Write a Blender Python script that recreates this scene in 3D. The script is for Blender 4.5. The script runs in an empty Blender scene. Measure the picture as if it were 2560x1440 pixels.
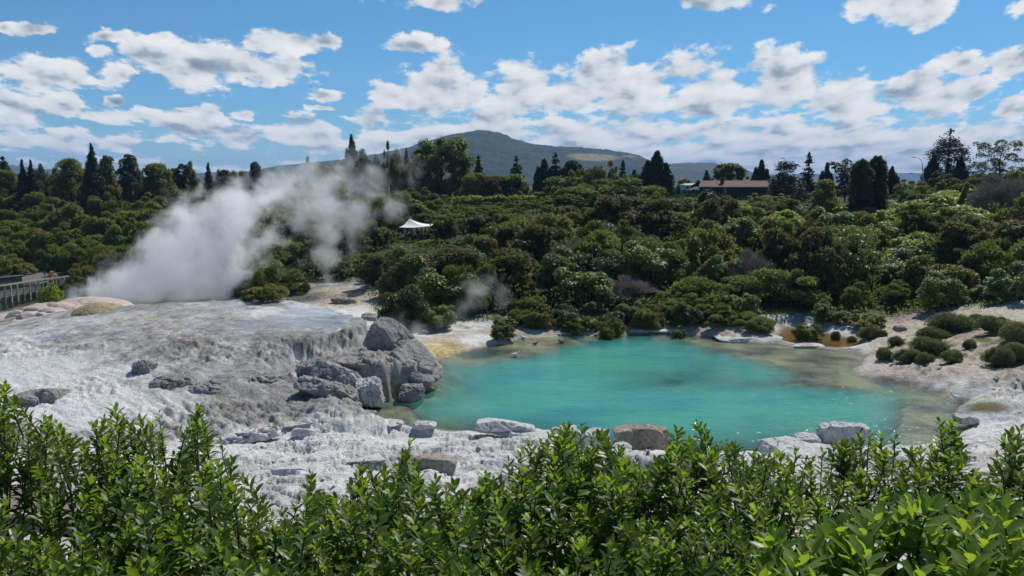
import bpy, math, random
import numpy as np

SC = bpy.context.scene
COL = SC.collection
rng = np.random.default_rng(11)
random.seed(11)

# ------------------------------------------------------------------ camera
CAM_H = 12.0
LENS = 28.0
FPX = 2560 * LENS / 36.0
PITCH = math.atan((720 - 455) / FPX)
CP, SP = math.cos(PITCH), math.sin(PITCH)
cam_d = bpy.data.cameras.new("camera")
cam_d.lens = LENS
cam_d.sensor_width = 36.0
cam_d.clip_start = 0.1
cam_d.clip_end = 40000
cam = bpy.data.objects.new("camera", cam_d)
COL.objects.link(cam)
cam.location = (0, 0, CAM_H)
cam.rotation_euler = (math.radians(90) - PITCH, 0, 0)
SC.camera = cam


def ray(px, py):
    xc, yc = (px - 1280) / FPX, (720 - py) / FPX
    return np.array([xc, CP + yc * SP, -SP + yc * CP])


def W(px, py, z=0.0):
    d = ray(px, py)
    t = (z - CAM_H) / d[2]
    return np.array([d[0] * t, d[1] * t, z])


def D(px, py, Y):
    d = ray(px, py)
    t = Y / d[1]
    return np.array([d[0] * t, Y, CAM_H + d[2] * t])


def XY(px, Y, z):
    depth = Y * CP - (z - CAM_H) * SP
    return np.array([(px - 1280) / FPX * depth, Y])


def proj(x, y, z):
    dz = z - CAM_H
    depth = y * CP - dz * SP
    up = y * SP + dz * CP
    depth = np.where(np.abs(depth) < 1e-3, 1e-3, depth)
    return 1280 + FPX * x / depth, 720 - FPX * up / depth


# ------------------------------------------------------------------ numpy noise
def _hash(ix, iy, iz):
    h = (ix.astype(np.int64) * 374761393 + iy.astype(np.int64) * 668265263 + iz.astype(np.int64) * 2147483647) & 0xFFFFFFFF
    h = ((h ^ (h >> 13)) * 1274126177) & 0xFFFFFFFF
    h = ((h ^ (h >> 16)) * 2246822519) & 0xFFFFFFFF
    return ((h ^ (h >> 15)) & 0xFFFFFF) / float(0xFFFFFF)


def vnoise(x, y, z=None):
    x = np.asarray(x, float); y = np.asarray(y, float)
    z = np.zeros_like(x) if z is None else np.asarray(z, float)
    x0, y0, z0 = np.floor(x), np.floor(y), np.floor(z)
    fx, fy, fz = x - x0, y - y0, z - z0
    fx, fy, fz = [f * f * f * (f * (f * 6 - 15) + 10) for f in (fx, fy, fz)]
    def c(i, j, k):
        return _hash(x0 + i, y0 + j, z0 + k)
    a = c(0, 0, 0) * (1 - fx) + c(1, 0, 0) * fx
    b = c(0, 1, 0) * (1 - fx) + c(1, 1, 0) * fx
    a = a * (1 - fy) + b * fy
    if np.any(fz):
        d = c(0, 0, 1) * (1 - fx) + c(1, 0, 1) * fx
        e = c(0, 1, 1) * (1 - fx) + c(1, 1, 1) * fx
        d = d * (1 - fy) + e * fy
        a = a * (1 - fz) + d * fz
    return a * 2 - 1


def fbm(x, y, z=None, octaves=4, gain=0.5, lac=2.03, ridged=False):
    x = np.asarray(x, float); y = np.asarray(y, float)
    z = np.zeros_like(x) if z is None else np.asarray(z, float)
    s = np.zeros_like(x); amp = 1.0; tot = 0
    for o in range(octaves):
        n = vnoise(x + 17.3 * o, y - 9.1 * o, z + 5.7 * o if np.any(z) else None)
        if ridged:
            n = 1 - 2 * np.abs(n)
        s += n * amp; tot += amp
        amp *= gain; x = x * lac; y = y * lac; z = z * lac
    return s / tot


def sstep(a, b, x):
    t = np.clip((x - a) / (b - a), 0, 1)
    return t * t * (3 - 2 * t)


# ------------------------------------------------------------------ mesh helpers
def make_mesh(name, verts, faces, smooth=False, attrs=None, mats=None, mat_index=None):
    """faces: one (F,k) array or a list of such arrays."""
    me = bpy.data.meshes.new(name)
    verts = np.ascontiguousarray(verts, dtype=np.float32)
    if not isinstance(faces, (list, tuple)):
        faces = [faces]
    faces = [np.asarray(f, dtype=np.int32) for f in faces if len(f)]
    nl = sum(f.size for f in faces); nf = sum(len(f) for f in faces)
    me.vertices.add(len(verts)); me.vertices.foreach_set("co", verts.ravel())
    me.loops.add(nl); me.polygons.add(nf)
    li = np.concatenate([f.ravel() for f in faces])
    tot = np.concatenate([np.full(len(f), f.shape[1], np.int32) for f in faces])
    st = np.concatenate([[0], np.cumsum(tot)[:-1]]).astype(np.int32)
    me.loops.foreach_set("vertex_index", li)
    me.polygons.foreach_set("loop_start", st)
    if smooth is True:
        me.polygons.foreach_set("use_smooth", np.ones(nf, bool))
    for k, v in (attrs or {}).items():
        a = me.attributes.new(k, "FLOAT", "POINT")
        a.data.foreach_set("value", np.ascontiguousarray(v, np.float32))
    for m in (mats if isinstance(mats, (list, tuple)) else [mats] if mats else []):
        me.materials.append(m)
    if mat_index is not None:
        me.polygons.foreach_set("material_index", np.asarray(mat_index, np.int32))
    me.update(calc_edges=True)
    if smooth is False:
        me.polygons.foreach_set("use_smooth", np.zeros(nf, bool))
    return me


def link(name, me, parent=None, loc=None):
    o = bpy.data.objects.new(name, me)
    COL.objects.link(o)
    if parent is not None:
        o.parent = parent
    if loc is not None:
        o.location = loc
    return o


def empty(name, loc, rz=0.0):
    o = bpy.data.objects.new(name, None)
    o.empty_display_size = 0.3
    COL.objects.link(o)
    o.location = loc
    o.rotation_euler = (0, 0, rz)
    return o


def tag(o, label=None, cat=None, group=None, kind=None):
    if label: o["label"] = label
    if cat: o["category"] = cat
    if group: o["group"] = group
    if kind: o["kind"] = kind
    return o


class MB:
    """Collects boxes, tubes and prisms into one mesh."""
    def __init__(self):
        self.v = []; self.q = []; self.t = []; self.n = 0

    def add(self, v, q=None, t=None):
        v = np.asarray(v, float)
        if q is not None and len(q): self.q.append(np.asarray(q, int) + self.n)
        if t is not None and len(t): self.t.append(np.asarray(t, int) + self.n)
        self.v.append(v); self.n += len(v)

    def box(self, c, s, rz=0.0):
        c = np.asarray(c, float); s = np.asarray(s, float) / 2
        v = np.array([[-1, -1, -1], [1, -1, -1], [1, 1, -1], [-1, 1, -1], [-1, -1, 1], [1, -1, 1], [1, 1, 1], [-1, 1, 1]], float) * s
        cz, sz = math.cos(rz), math.sin(rz)
        v = np.stack([v[:, 0] * cz - v[:, 1] * sz, v[:, 0] * sz + v[:, 1] * cz, v[:, 2]], 1) + c
        self.add(v, [[0, 3, 2, 1], [4, 5, 6, 7], [0, 1, 5, 4], [1, 2, 6, 5], [2, 3, 7, 6], [3, 0, 4, 7]])

    def bar(self, a, b, w, h):
        """box from a to b, width w horizontally, height h."""
        a = np.asarray(a, float); b = np.asarray(b, float)
        d = (b - a) / np.linalg.norm(b - a)
        up = np.array([0, 0, 1.0]) if abs(d[2]) < 0.9 else np.array([1.0, 0, 0])
        s = np.cross(d, up); s /= np.linalg.norm(s)
        u = np.cross(s, d)
        v = []
        for p in (a, b):
            for i, j in ((-1, -1), (1, -1), (1, 1), (-1, 1)):
                v.append(p + s * i * w / 2 + u * j * h / 2)
        self.add(v, [[0, 1, 2, 3], [7, 6, 5, 4], [0, 4, 5, 1], [1, 5, 6, 2], [2, 6, 7, 3], [3, 7, 4, 0]])

    def tube(self, pts, radii, n=7, cap=True):
        pts = np.asarray(pts, float)
        radii = np.broadcast_to(np.asarray(radii, float), (len(pts),))
        tang = np.gradient(pts, axis=0)
        tang /= np.linalg.norm(tang, axis=1)[:, None] + 1e-9
        ref = np.array([0.13, 0.07, 1.0]) if abs(tang[0][2]) < 0.8 else np.array([1.0, 0.1, 0.05])
        V = []
        for p, t, r in zip(pts, tang, radii):
            s = np.cross(t, ref); s /= np.linalg.norm(s) + 1e-9
            u = np.cross(s, t)
            a = np.arange(n) * 2 * math.pi / n
            V.append(p + r * (np.cos(a)[:, None] * s + np.sin(a)[:, None] * u))
        V = np.concatenate(V)
        q = []
        for i in range(len(pts) - 1):
            for k in range(n):
                q.append([i * n + k, i * n + (k + 1) % n, (i + 1) * n + (k + 1) % n, (i + 1) * n + k])
        t = []
        if cap:
            V = np.concatenate([V, pts[:1], pts[-1:]])
            e = (len(pts) - 1) * n
            for k in range(n):
                t.append([len(V) - 2, (k + 1) % n, k]); t.append([len(V) - 1, e + k, e + (k + 1) % n])
        self.add(V, q, t)

    def ball(self, c, r, nu=10, nv=7):
        c = np.asarray(c, float); r = np.broadcast_to(np.asarray(r, float), (3,))
        V = [[0, 0, -1]]
        for j in range(1, nv):
            ph = -math.pi / 2 + math.pi * j / nv
            for i in range(nu):
                a = 2 * math.pi * i / nu
                V.append([math.cos(ph) * math.cos(a), math.cos(ph) * math.sin(a), math.sin(ph)])
        V.append([0, 0, 1])
        V = np.array(V) * r + c
        q, t = [], []
        for i in range(nu):
            t.append([0, 1 + (i + 1) % nu, 1 + i])
            t.append([len(V) - 1, 1 + (nv - 2) * nu + i, 1 + (nv - 2) * nu + (i + 1) % nu])
        for j in range(nv - 2):
            for i in range(nu):
                q.append([1 + j * nu + i, 1 + j * nu + (i + 1) % nu, 1 + (j + 1) * nu + (i + 1) % nu, 1 + (j + 1) * nu + i])
        self.add(V, q, t)

    def build(self, name, mat, parent=None, smooth=False, loc=None):
        V = np.concatenate(self.v)
        fs = []
        if self.q: fs.append(np.concatenate(self.q))
        if self.t: fs.append(np.concatenate(self.t))
        return link(name, make_mesh(name, V, fs, smooth=smooth, mats=mat), parent, loc)


# ------------------------------------------------------------------ material helpers
def new_mat(name):
    m = bpy.data.materials.new(name)
    m.use_nodes = True
    nt = m.node_tree
    nt.nodes.clear()
    return m, nt


class NT:
    """Small wrapper to write node trees tersely."""
    def __init__(self, nt): self.nt = nt
    def n(self, t, **kw):
        nd = self.nt.nodes.new(t)
        for k, v in kw.items(): setattr(nd, k, v)
        return nd
    def put(self, sock, v):
        if v is None: return
        if isinstance(v, bpy.types.NodeSocket): self.nt.links.new(v, sock)
        else:
            if sock.type == "RGBA" and isinstance(v, (tuple, list)) and len(v) == 3: v = (*v, 1)
            sock.default_value = v
    def math(self, op, a, b=None, c=None, clamp=False):
        nd = self.n("ShaderNodeMath", operation=op, use_clamp=clamp)
        for i, v in enumerate((a, b, c)): self.put(nd.inputs[i], v)
        return nd.outputs[0]
    def vmath(self, op, a, b=None, c=None):
        nd = self.n("ShaderNodeVectorMath", operation=op)
        for i, v in enumerate((a, b, c)):
            if v is not None: self.put(nd.inputs[i], v)
        return nd.outputs["Value"] if op in ("LENGTH", "DOT_PRODUCT", "DISTANCE") else nd.outputs[0]
    def noise(self, vec, scale, detail=4, rough=0.55, dist=0.0, out="Fac", dims="3D"):
        nd = self.n("ShaderNodeTexNoise", noise_dimensions=dims)
        self.put(nd.inputs["Vector"], vec)
        nd.inputs["Scale"].default_value = scale; nd.inputs["Detail"].default_value = detail
        nd.inputs["Roughness"].default_value = rough; nd.inputs["Distortion"].default_value = dist
        return nd.outputs[out]
    def voronoi(self, vec, scale, feature="F1", out="Distance"):
        nd = self.n("ShaderNodeTexVoronoi", feature=feature)
        self.put(nd.inputs["Vector"], vec); nd.inputs["Scale"].default_value = scale
        return nd.outputs[out]
    def mix(self, f, a, b, blend="MIX"):
        nd = self.n("ShaderNodeMix", data_type="RGBA", blend_type=blend)
        self.put(nd.inputs[0], f); self.put(nd.inputs[6], a); self.put(nd.inputs[7], b)
        return nd.outputs[2]
    def mapr(self, v, a, b, c=0.0, d=1.0, smooth=False):
        nd = self.n("ShaderNodeMapRange", interpolation_type="SMOOTHSTEP" if smooth else "LINEAR")
        self.put(nd.inputs[0], v)
        for i, x in enumerate((a, b, c, d)): self.put(nd.inputs[1 + i], x)
        return nd.outputs[0]
    def attr(self, name): return self.n("ShaderNodeAttribute", attribute_name=name).outputs["Fac"]
    def ramp(self, v, stops):
        nd = self.n("ShaderNodeValToRGB")
        el = nd.color_ramp.elements
        while len(el) < len(stops): el.new(0.5)
        for e, (p, c) in zip(el, stops):
            e.position = p; e.color = (*c, 1)
        self.put(nd.inputs[0], v)
        return nd.outputs[0]
    def bump(self, h, strength=0.5, dist=0.1, normal=None):
        nd = self.n("ShaderNodeBump")
        nd.inputs["Strength"].default_value = strength; nd.inputs["Distance"].default_value = dist
        self.put(nd.inputs["Height"], h)
        if normal is not None: self.put(nd.inputs["Normal"], normal)
        return nd.outputs[0]
    def principled(self, **kw):
        nd = self.n("ShaderNodeBsdfPrincipled")
        for k, v in kw.items(): self.put(nd.inputs[k.replace("_", " ")], v)
        return nd
    def out(self, shader, where="Surface"):
        o = [x for x in self.nt.nodes if x.type == "OUTPUT_MATERIAL"]
        o = o[0] if o else self.n("ShaderNodeOutputMaterial")
        self.nt.links.new(shader, o.inputs[where])


def plain(name, col, rough=0.7, var=0.15, scale=6.0, bump=0.0, spec=0.3, metal=0.0, detail=4):
    m, nt = new_mat(name); T = NT(nt)
    tc = T.n("ShaderNodeTexCoord").outputs["Object"]
    f = T.noise(tc, scale, detail, 0.6)
    c = T.mix(T.mapr(f, 0.3, 0.7), tuple(x * (1 - var) for x in col), tuple(min(1, x * (1 + var)) for x in col))
    p = T.principled(Base_Color=c, Roughness=rough, Metallic=metal)
    p.inputs["Specular IOR Level"].default_value = spec
    if bump:
        T.put(p.inputs["Normal"], T.bump(T.noise(tc, scale * 3, 5, 0.65), bump, 0.05))
    T.out(p.outputs[0])
    return m
# ------------------------------------------------------------------ light and sky
SUN_AZ, SUN_EL = math.radians(32), math.radians(50)      # to the right of the view, high
SUN_DIR = (math.sin(SUN_AZ) * math.cos(SUN_EL), math.cos(SUN_AZ) * math.cos(SUN_EL), math.sin(SUN_EL))
from mathutils import Vector
sl = bpy.data.lights.new("sun", "SUN")
sl.energy = 4.9
sl.angle = math.radians(0.53)
sl.color = (1.0, 0.95, 0.865)
sun = bpy.data.objects.new("sun", sl)
COL.objects.link(sun)
sun.rotation_euler = Vector(SUN_DIR).to_track_quat("Z", "Y").to_euler()
sun.location = (40, 40, 60)

world = bpy.data.worlds.new("World")
SC.world = world
world.use_nodes = True
wn = world.node_tree; wn.nodes.clear()
T = NT(wn)
sky = T.n("ShaderNodeTexSky", sky_type="NISHITA")
sky.sun_disc = False
sky.sun_elevation = SUN_EL
sky.sun_rotation = SUN_AZ
sky.altitude = 300
sky.air_density = 1.0
sky.dust_density = 0.0
sky.ozone_density = 5.0
SKY_STR = 0.1
tc = T.n("ShaderNodeTexCoord").outputs["Generated"]
sep = T.n("ShaderNodeSeparateXYZ"); wn.links.new(tc, sep.inputs[0])
dx, dy, dz = sep.outputs
ay = T.math("MAXIMUM", T.math("ABSOLUTE", dy), 0.12)
u = T.math("DIVIDE", dx, ay)              # horizontal tangent
v = T.math("DIVIDE", dz, ay)              # vertical tangent
comb = T.n("ShaderNodeCombineXYZ"); T.put(comb.inputs[0], u); T.put(comb.inputs[1], v)
uv = comb.outputs[0]
# cumulus field: features shrink towards the horizon as a real cloud deck does
ev = T.math("ADD", T.math("MAXIMUM", v, 0.0), 0.075)
q = T.n("ShaderNodeCombineXYZ")
T.put(q.inputs[0], T.math("MULTIPLY", T.math("DIVIDE", u, T.math("POWER", ev, 0.3)), 3.0))
T.put(q.inputs[1], T.math("MULTIPLY", T.math("LOGARITHM", ev, 2.718), 1.75))
q = q.outputs[0]


def blob(cx, cy, rx, ry):
    d = ray(cx, cy)
    uu, vv = d[0] / d[1], d[2] / d[1]
    d2 = ray(cx + rx, cy - ry)
    return uu, vv, abs(d2[0] / d2[1] - uu), abs(d2[2] / d2[1] - vv)


CLOUDS = [
    (1095, 14, 135, 30), (1775, 6, 145, 30), (2235, 16, 165, 50), (2555, 18, 50, 40), 
    (88, 74, 62, 22), (12, 68, 30, 14), (105, 185, 140, 58), (285, 96, 80, 24), (415, 96, 40, 20), (400, 145, 130, 56), (520, 168, 170, 62), (650, 180, 150, 44),
    (715, 112, 95, 38), (795, 102, 85, 24), (1010, 108, 92, 30), (295, 186, 44, 34), (260, 134, 46, 18), (2420, 162, 72, 40), (2545, 160, 90, 50),
    (985, 240, 80, 40), (1100, 222, 130, 80), (1310, 222, 120, 84), (1420, 240, 120, 60), (1560, 215, 170, 88), (1760, 225, 170, 92), (1960, 210, 150, 84),
    (2120, 240, 180, 70), (2300, 232, 170, 62), (2440, 225, 70, 40), (2540, 270, 80, 50), (30, 275, 110, 56), (155, 262, 60, 42), (320, 288, 120, 30), (285, 258, 36, 16), (470, 318, 90, 54),
    (520, 290, 50, 40), (615, 293, 48, 14), (805, 234, 46, 18), (808, 266, 40, 10), (730, 335, 80, 46), (800, 345, 70, 42), (600, 348, 70, 26), (910, 300, 60, 34), (470, 268, 40, 12),
    (40, 350, 70, 30), (170, 350, 80, 34), (280, 352, 80, 28), (1240, 300, 60, 40), (40, 312, 80, 24),
]
acc = None
wob = T.noise(q, 2.6, 5, 0.62, out="Color")
wv = T.vmath("MULTIPLY", T.vmath("SUBTRACT", wob, (0.5, 0.5, 0.5)), (0.055, 0.032, 0.0))
uvw = T.vmath("ADD", uv, wv)
for c in CLOUDS:
    uu, vv, ru, rv = blob(*c)
    dd = T.vmath("LENGTH", T.vmath("MULTIPLY_ADD", uvw, (1 / ru, 1 / rv, 0), (-uu / ru, -vv / rv, 0)))
    acc = dd if acc is None else T.math("SMOOTH_MIN", acc, dd, 0.10)
m_blob = T.math("SUBTRACT", 1.0, acc)
# the low decks near the horizon: on the right from ~2 to 7 degrees, on the left lower
edge = T.mapr(u, -0.24, -0.17, 0.030, 0.092, True)
low = T.math("MULTIPLY", T.mapr(v, T.math("SUBTRACT", edge, 0.03), T.math("ADD", edge, 0.035), 0.52, -0.9), 1.0)
mask = T.math("MAXIMUM", m_blob, low)
qs = T.vmath("ADD", q, (0.03, 0.10, 0.0))
n1 = T.noise(q, 3.4, 11, 0.60, 0.0)
n2 = T.noise(qs, 3.4, 3, 0.50, 0.0)
n1s = T.noise(q, 3.4, 3, 0.50, 0.0)
dens = T.math("ADD", T.math("MULTIPLY", mask, 0.66), T.math("MULTIPLY", T.math("SUBTRACT", n1, 0.5), 2.2))
alpha = T.mapr(dens, -0.02, 0.24, 0.0, 1.0, True)
lit = T.math("ADD", T.math("SUBTRACT", n1s, n2), T.math("MULTIPLY", T.math("SUBTRACT", n1, n1s), 0.35))
thick = T.mapr(dens, 0.1, 0.85)
shade = T.math("ADD", T.math("MULTIPLY", lit, 2.8), T.math("SUBTRACT", 0.85, T.math("MULTIPLY", thick, 0.46)), clamp=True)
ccol = T.ramp(shade, [(0.0, (0.21, 0.28, 0.35)), (0.30, (0.40, 0.475, 0.545)), (0.58, (0.77, 0.815, 0.84)), (1.0, (1.0, 1.0, 0.99))])
tint = T.ramp(T.mapr(dz, 0.0, 0.30), [(0.0, (0.56, 0.80, 0.98)), (0.25, (0.47, 0.76, 0.93)), (1.0, (0.50, 0.86, 0.92))])
bg1 = T.n("ShaderNodeBackground"); T.put(bg1.inputs[0], T.mix(1.0, sky.outputs[0], tint, "MULTIPLY")); bg1.inputs[1].default_value = SKY_STR
bg2 = T.n("ShaderNodeBackground"); T.put(bg2.inputs[0], ccol); bg2.inputs[1].default_value = 0.92
ms = T.n("ShaderNodeMixShader")
T.put(ms.inputs[0], T.math("MULTIPLY", alpha, T.mapr(dz, -0.01, 0.012)))
wn.links.new(bg1.outputs[0], ms.inputs[1]); wn.links.new(bg2.outputs[0], ms.inputs[2])
wo = T.n("ShaderNodeOutputWorld"); wn.links.new(ms.outputs[0], wo.inputs[0])
world.cycles.sampling_method = "MANUAL"
world.cycles.sample_map_resolution = 512

# ------------------------------------------------------------------ render settings
SC.view_settings.view_transform = "Standard"
SC.view_settings.look = "None"
SC.view_settings.exposure = 0.0
SC.view_settings.gamma = 1.0
SC.view_settings.use_curve_mapping = False
SC.render.engine = "CYCLES"
SC.cycles.use_denoising = True
SC.cycles.max_bounces = 8
SC.cycles.diffuse_bounces = 3
SC.cycles.glossy_bounces = 2
SC.cycles.transmission_bounces = 4
SC.cycles.transparent_max_bounces = 12
SC.cycles.volume_bounces = 6
SC.cycles.sample_clamp_indirect = 6.0
SC.cycles.use_adaptive_sampling = True
SC.cycles.adaptive_threshold = 0.015
# ------------------------------------------------------------------ terrain
def poly_sd(poly, x, y):
    """signed distance to a polygon, positive inside"""
    poly = np.asarray(poly)[:, :2]
    x = np.asarray(x, float); y = np.asarray(y, float)
    d = np.full(x.shape, 1e9); inside = np.zeros(x.shape, bool)
    n = len(poly)
    for i in range(n):
        ax, ay_ = poly[i]; bx, by = poly[(i + 1) % n]
        ex, ey = bx - ax, by - ay_
        t = np.clip(((x - ax) * ex + (y - ay_) * ey) / (ex * ex + ey * ey + 1e-12), 0, 1)
        d = np.minimum(d, (x - ax - t * ex) ** 2 + (y - ay_ - t * ey) ** 2)
        c = ((ay_ > y) != (by > y)) & (x < (bx - ax) * (y - ay_) / (by - ay_ + 1e-12) + ax)
        inside ^= c
    d = np.sqrt(d)
    return np.where(inside, d, -d)


def wpoly(pts, z=0.0):
    return np.array([W(px, py, z)[:2] for px, py in pts])


POOL = wpoly([(905, 1012), (940, 1062), (1040, 1075), (1180, 1085), (1340, 1110), (1450, 1120), (1560, 1130), (1700, 1140), (1850, 1140),
              (1960, 1128), (2080, 1125), (2200, 1128), (2300, 1122), (2390, 1100), (2435, 1068), (2396, 1035), (2400, 1010), (2340, 985),
              (2250, 957), (2155, 938), (2135, 925), (2148, 905), (2168, 893), (2140, 881), (2075, 872), (1985, 868), (1945, 858), (1890, 858),
              (1800, 846), (1720, 836), (1610, 833), (1500, 838), (1440, 834), (1380, 842), (1310, 846), (1270, 858), (1190, 872), (1120, 893),
              (1060, 915), (1050, 950), (1030, 985), (960, 1000)])
AMBER = wpoly([(1946, 835), (1958, 822), (2010, 821), (2045, 829), (2090, 842), (2140, 853), (2148, 862), (2118, 871), (2060, 868), (1995, 863), (1950, 850)])
ROCKPOOL = wpoly([(922, 865), (970, 885), (990, 905), (960, 925), (915, 905)], 0.15)
MOUND = np.array([W(*p)[:2] for p in [(-260, 800, 1.2), (0, 785, 2.0), (180, 770, 2.6), (400, 756, 3.0), (600, 747, 3.2), (740, 749, 3.1), (850, 780, 2.7),
                  (925, 803, 2.35), (915, 815, 2.35), (860, 832, 2.35), (790, 852, 2.35), (728, 868, 2.25), (735, 900, 1.6), (720, 925, 1.5), (790, 960, 1.2), (850, 1005, .7), (930, 1038, .4),
                  (800, 1060, .4), (560, 1100, .4), (300, 1120, .45), (0, 1120, .5), (-300, 1120, .6)]])


def rbf(cx, cy, cz, smooth=1e-3):
    P = np.stack([cx, cy], 1); n = len(P)
    r2 = ((P[:, None] - P[None]) ** 2).sum(-1)
    K = np.where(r2 > 0, 0.5 * r2 * np.log(r2 + 1e-12), 0.0) + smooth * np.eye(n)
    A = np.zeros((n + 3, n + 3))
    A[:n, :n] = K; A[:n, n] = 1; A[:n, n + 1:] = P; A[n, :n] = 1; A[n + 1:, :n] = P.T
    w = np.linalg.solve(A, np.concatenate([cz, np.zeros(3)]))
    def f(x, y):
        s = w[n] + w[n + 1] * x + w[n + 2] * y
        for i in range(n):
            r = (x - P[i, 0]) ** 2 + (y - P[i, 1]) ** 2
            s = s + w[i] * 0.5 * r * np.log(r + 1e-12)
        return s
    return f


def uvc(x, y):
    r = np.hypot(x, y)
    a = np.arctan2(x, np.maximum(y, -1e9))
    return np.clip(a, -0.9, 0.9) * 2.2, np.log(np.maximum(r, 1.5))


BASE_NEAR = [(300, 1300, .9), (100, 1300, 1.0), (800, 1250, .55), (600, 1170, .45), (620, 1090, .4), (900, 1140, .55), (1100, 1180, .7), (1000, 1075, .3),
             (1340, 1100, .6), (1300, 1200, .8), (1550, 1150, .7), (1900, 1160, .8), (2050, 1180, .8), (2300, 1180, .8), (2500, 1110, .8), (2480, 1040, .6),
             (2450, 985, .9), (2550, 960, 1.1), (2300, 925, .75), (2230, 900, .5), (2420, 880, 1.3), (2560, 830, 2.3), (2330, 850, 1.0), (2220, 860, .6),
             (2200, 800, .8), (2000, 850, .12), (1860, 830, .5), (1700, 815, .5), (1450, 815, .45), (1300, 830, .25), (1150, 850, .3), (1060, 860, .35),
             (960, 830, .5), (880, 770, .7), (700, 740, .8), (900, 950, 1.6), (830, 960, 1.4), (985, 930, 1.75), (1035, 920, 1.5), (940, 975, 1.5), (1000, 880, 1.3), (300, 1080, .5), (0, 1000, .6)]
bx, by, bz = [], [], []
for px, py, z in BASE_NEAR:
    p = W(px, py, z); bx.append(p[0]); by.append(p[1]); bz.append(z)
for Y, row in {1.5: [(-900, 10.2), (1280, 10.2), (3400, 10.2)], 3: [(-900, 9.3), (1280, 9.25), (3400, 9.3)], 6: [(-700, 7.6), (1280, 7.6), (3300, 7.6)],
               10: [(-700, 5.2), (1280, 5.2), (3300, 5.4)], 16: [(-700, 2.2), (1280, 2.1), (3200, 2.3)], 21: [(-600, 1.1), (1280, 1.0), (3100, 1.2)],
               35: [(-700, .8), (3200, 1.6)], 50: [(-700, .9), (3200, 2.4)], 68: [(-700, .9), (0, .7), (350, .8), (3300, 4.0)],
               73: [(0, .15), (700, .8), (1100, 1.2), (1500, 1.7), (2000, 1.7), (2400, 3.0)],
               85: [(-500, 1.2), (90, 1.2), (200, 1.2), (500, 1.0), (900, 1.8), (1300, 2.7), (1800, 3.0), (2300, 4.4), (3200, 7.0)],
               98: [(60, 1.2), (140, 1.2)],
               110: [(-500, 1.6), (80, 1.5), (500, 2.4), (1040, 4.6), (1500, 5.0), (2000, 4.9), (2560, 8.0), (3300, 9.0)],
               140: [(-500, 3.0), (100, 3.2), (500, 4.6), (1000, 6.6), (1500, 8.2), (2000, 6.4), (2560, 10.0)],
               180: [(-600, 5.5), (0, 5.5), (600, 6.0), (1200, 7.4), (1700, 8.2), (2200, 8.6), (2800, 10.5)],
               250: [(-600, 6.5), (600, 6.5), (1280, 7.0), (1900, 7.5), (3200, 8.0)], 400: [(-700, 6.0), (1280, 6.0), (3300, 6.0)],
               1000: [(-700, 3), (1280, 3), (3300, 3)], 4000: [(-700, 0), (1280, 0), (3300, 0)], 13000: [(-700, 0), (1280, 0), (3300, 0)]}.items():
    for px, z in row:
        p = XY(px, Y, z); bx.append(p[0]); by.append(p[1]); bz.append(z)
_bu, _bv = uvc(np.array(bx), np.array(by))
base_f = rbf(_bu, _bv, np.array(bz))
TOP = [(-260, 810, 1.1), (0, 800, 1.7), (200, 772, 2.6), (400, 757, 3.0), (600, 748, 3.2), (740, 750, 3.1), (850, 782, 2.75), (925, 805, 2.4), (300, 800, 2.7),
       (500, 800, 2.9), (700, 800, 2.85), (840, 830, 2.4), (780, 850, 2.4), (700, 870, 2.2), (550, 870, 2.3), (400, 870, 2.2), (250, 860, 2.15), (100, 880, 1.75), (0, 890, 1.5),
       (400, 930, 1.75), (600, 930, 1.7), (720, 930, 1.5), (780, 970, 1.1), (300, 990, 1.1), (100, 960, 1.05), (-260, 900, 1.0), (0, 1000, .75), (560, 1080, .5), (720, 1030, .65),
       (870, 1035, .38), (200, 1080, .62), (400, 1060, .62), (0, 1100, .6), (-260, 1080, .7), (640, 990, 1.1), (480, 1010, .95)]
tp = np.array([[*W(px, py, z)[:2], z] for px, py, z in TOP])
top_f = rbf(tp[:, 0] / 15, tp[:, 1] / 15, tp[:, 2], 1e-4)


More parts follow.
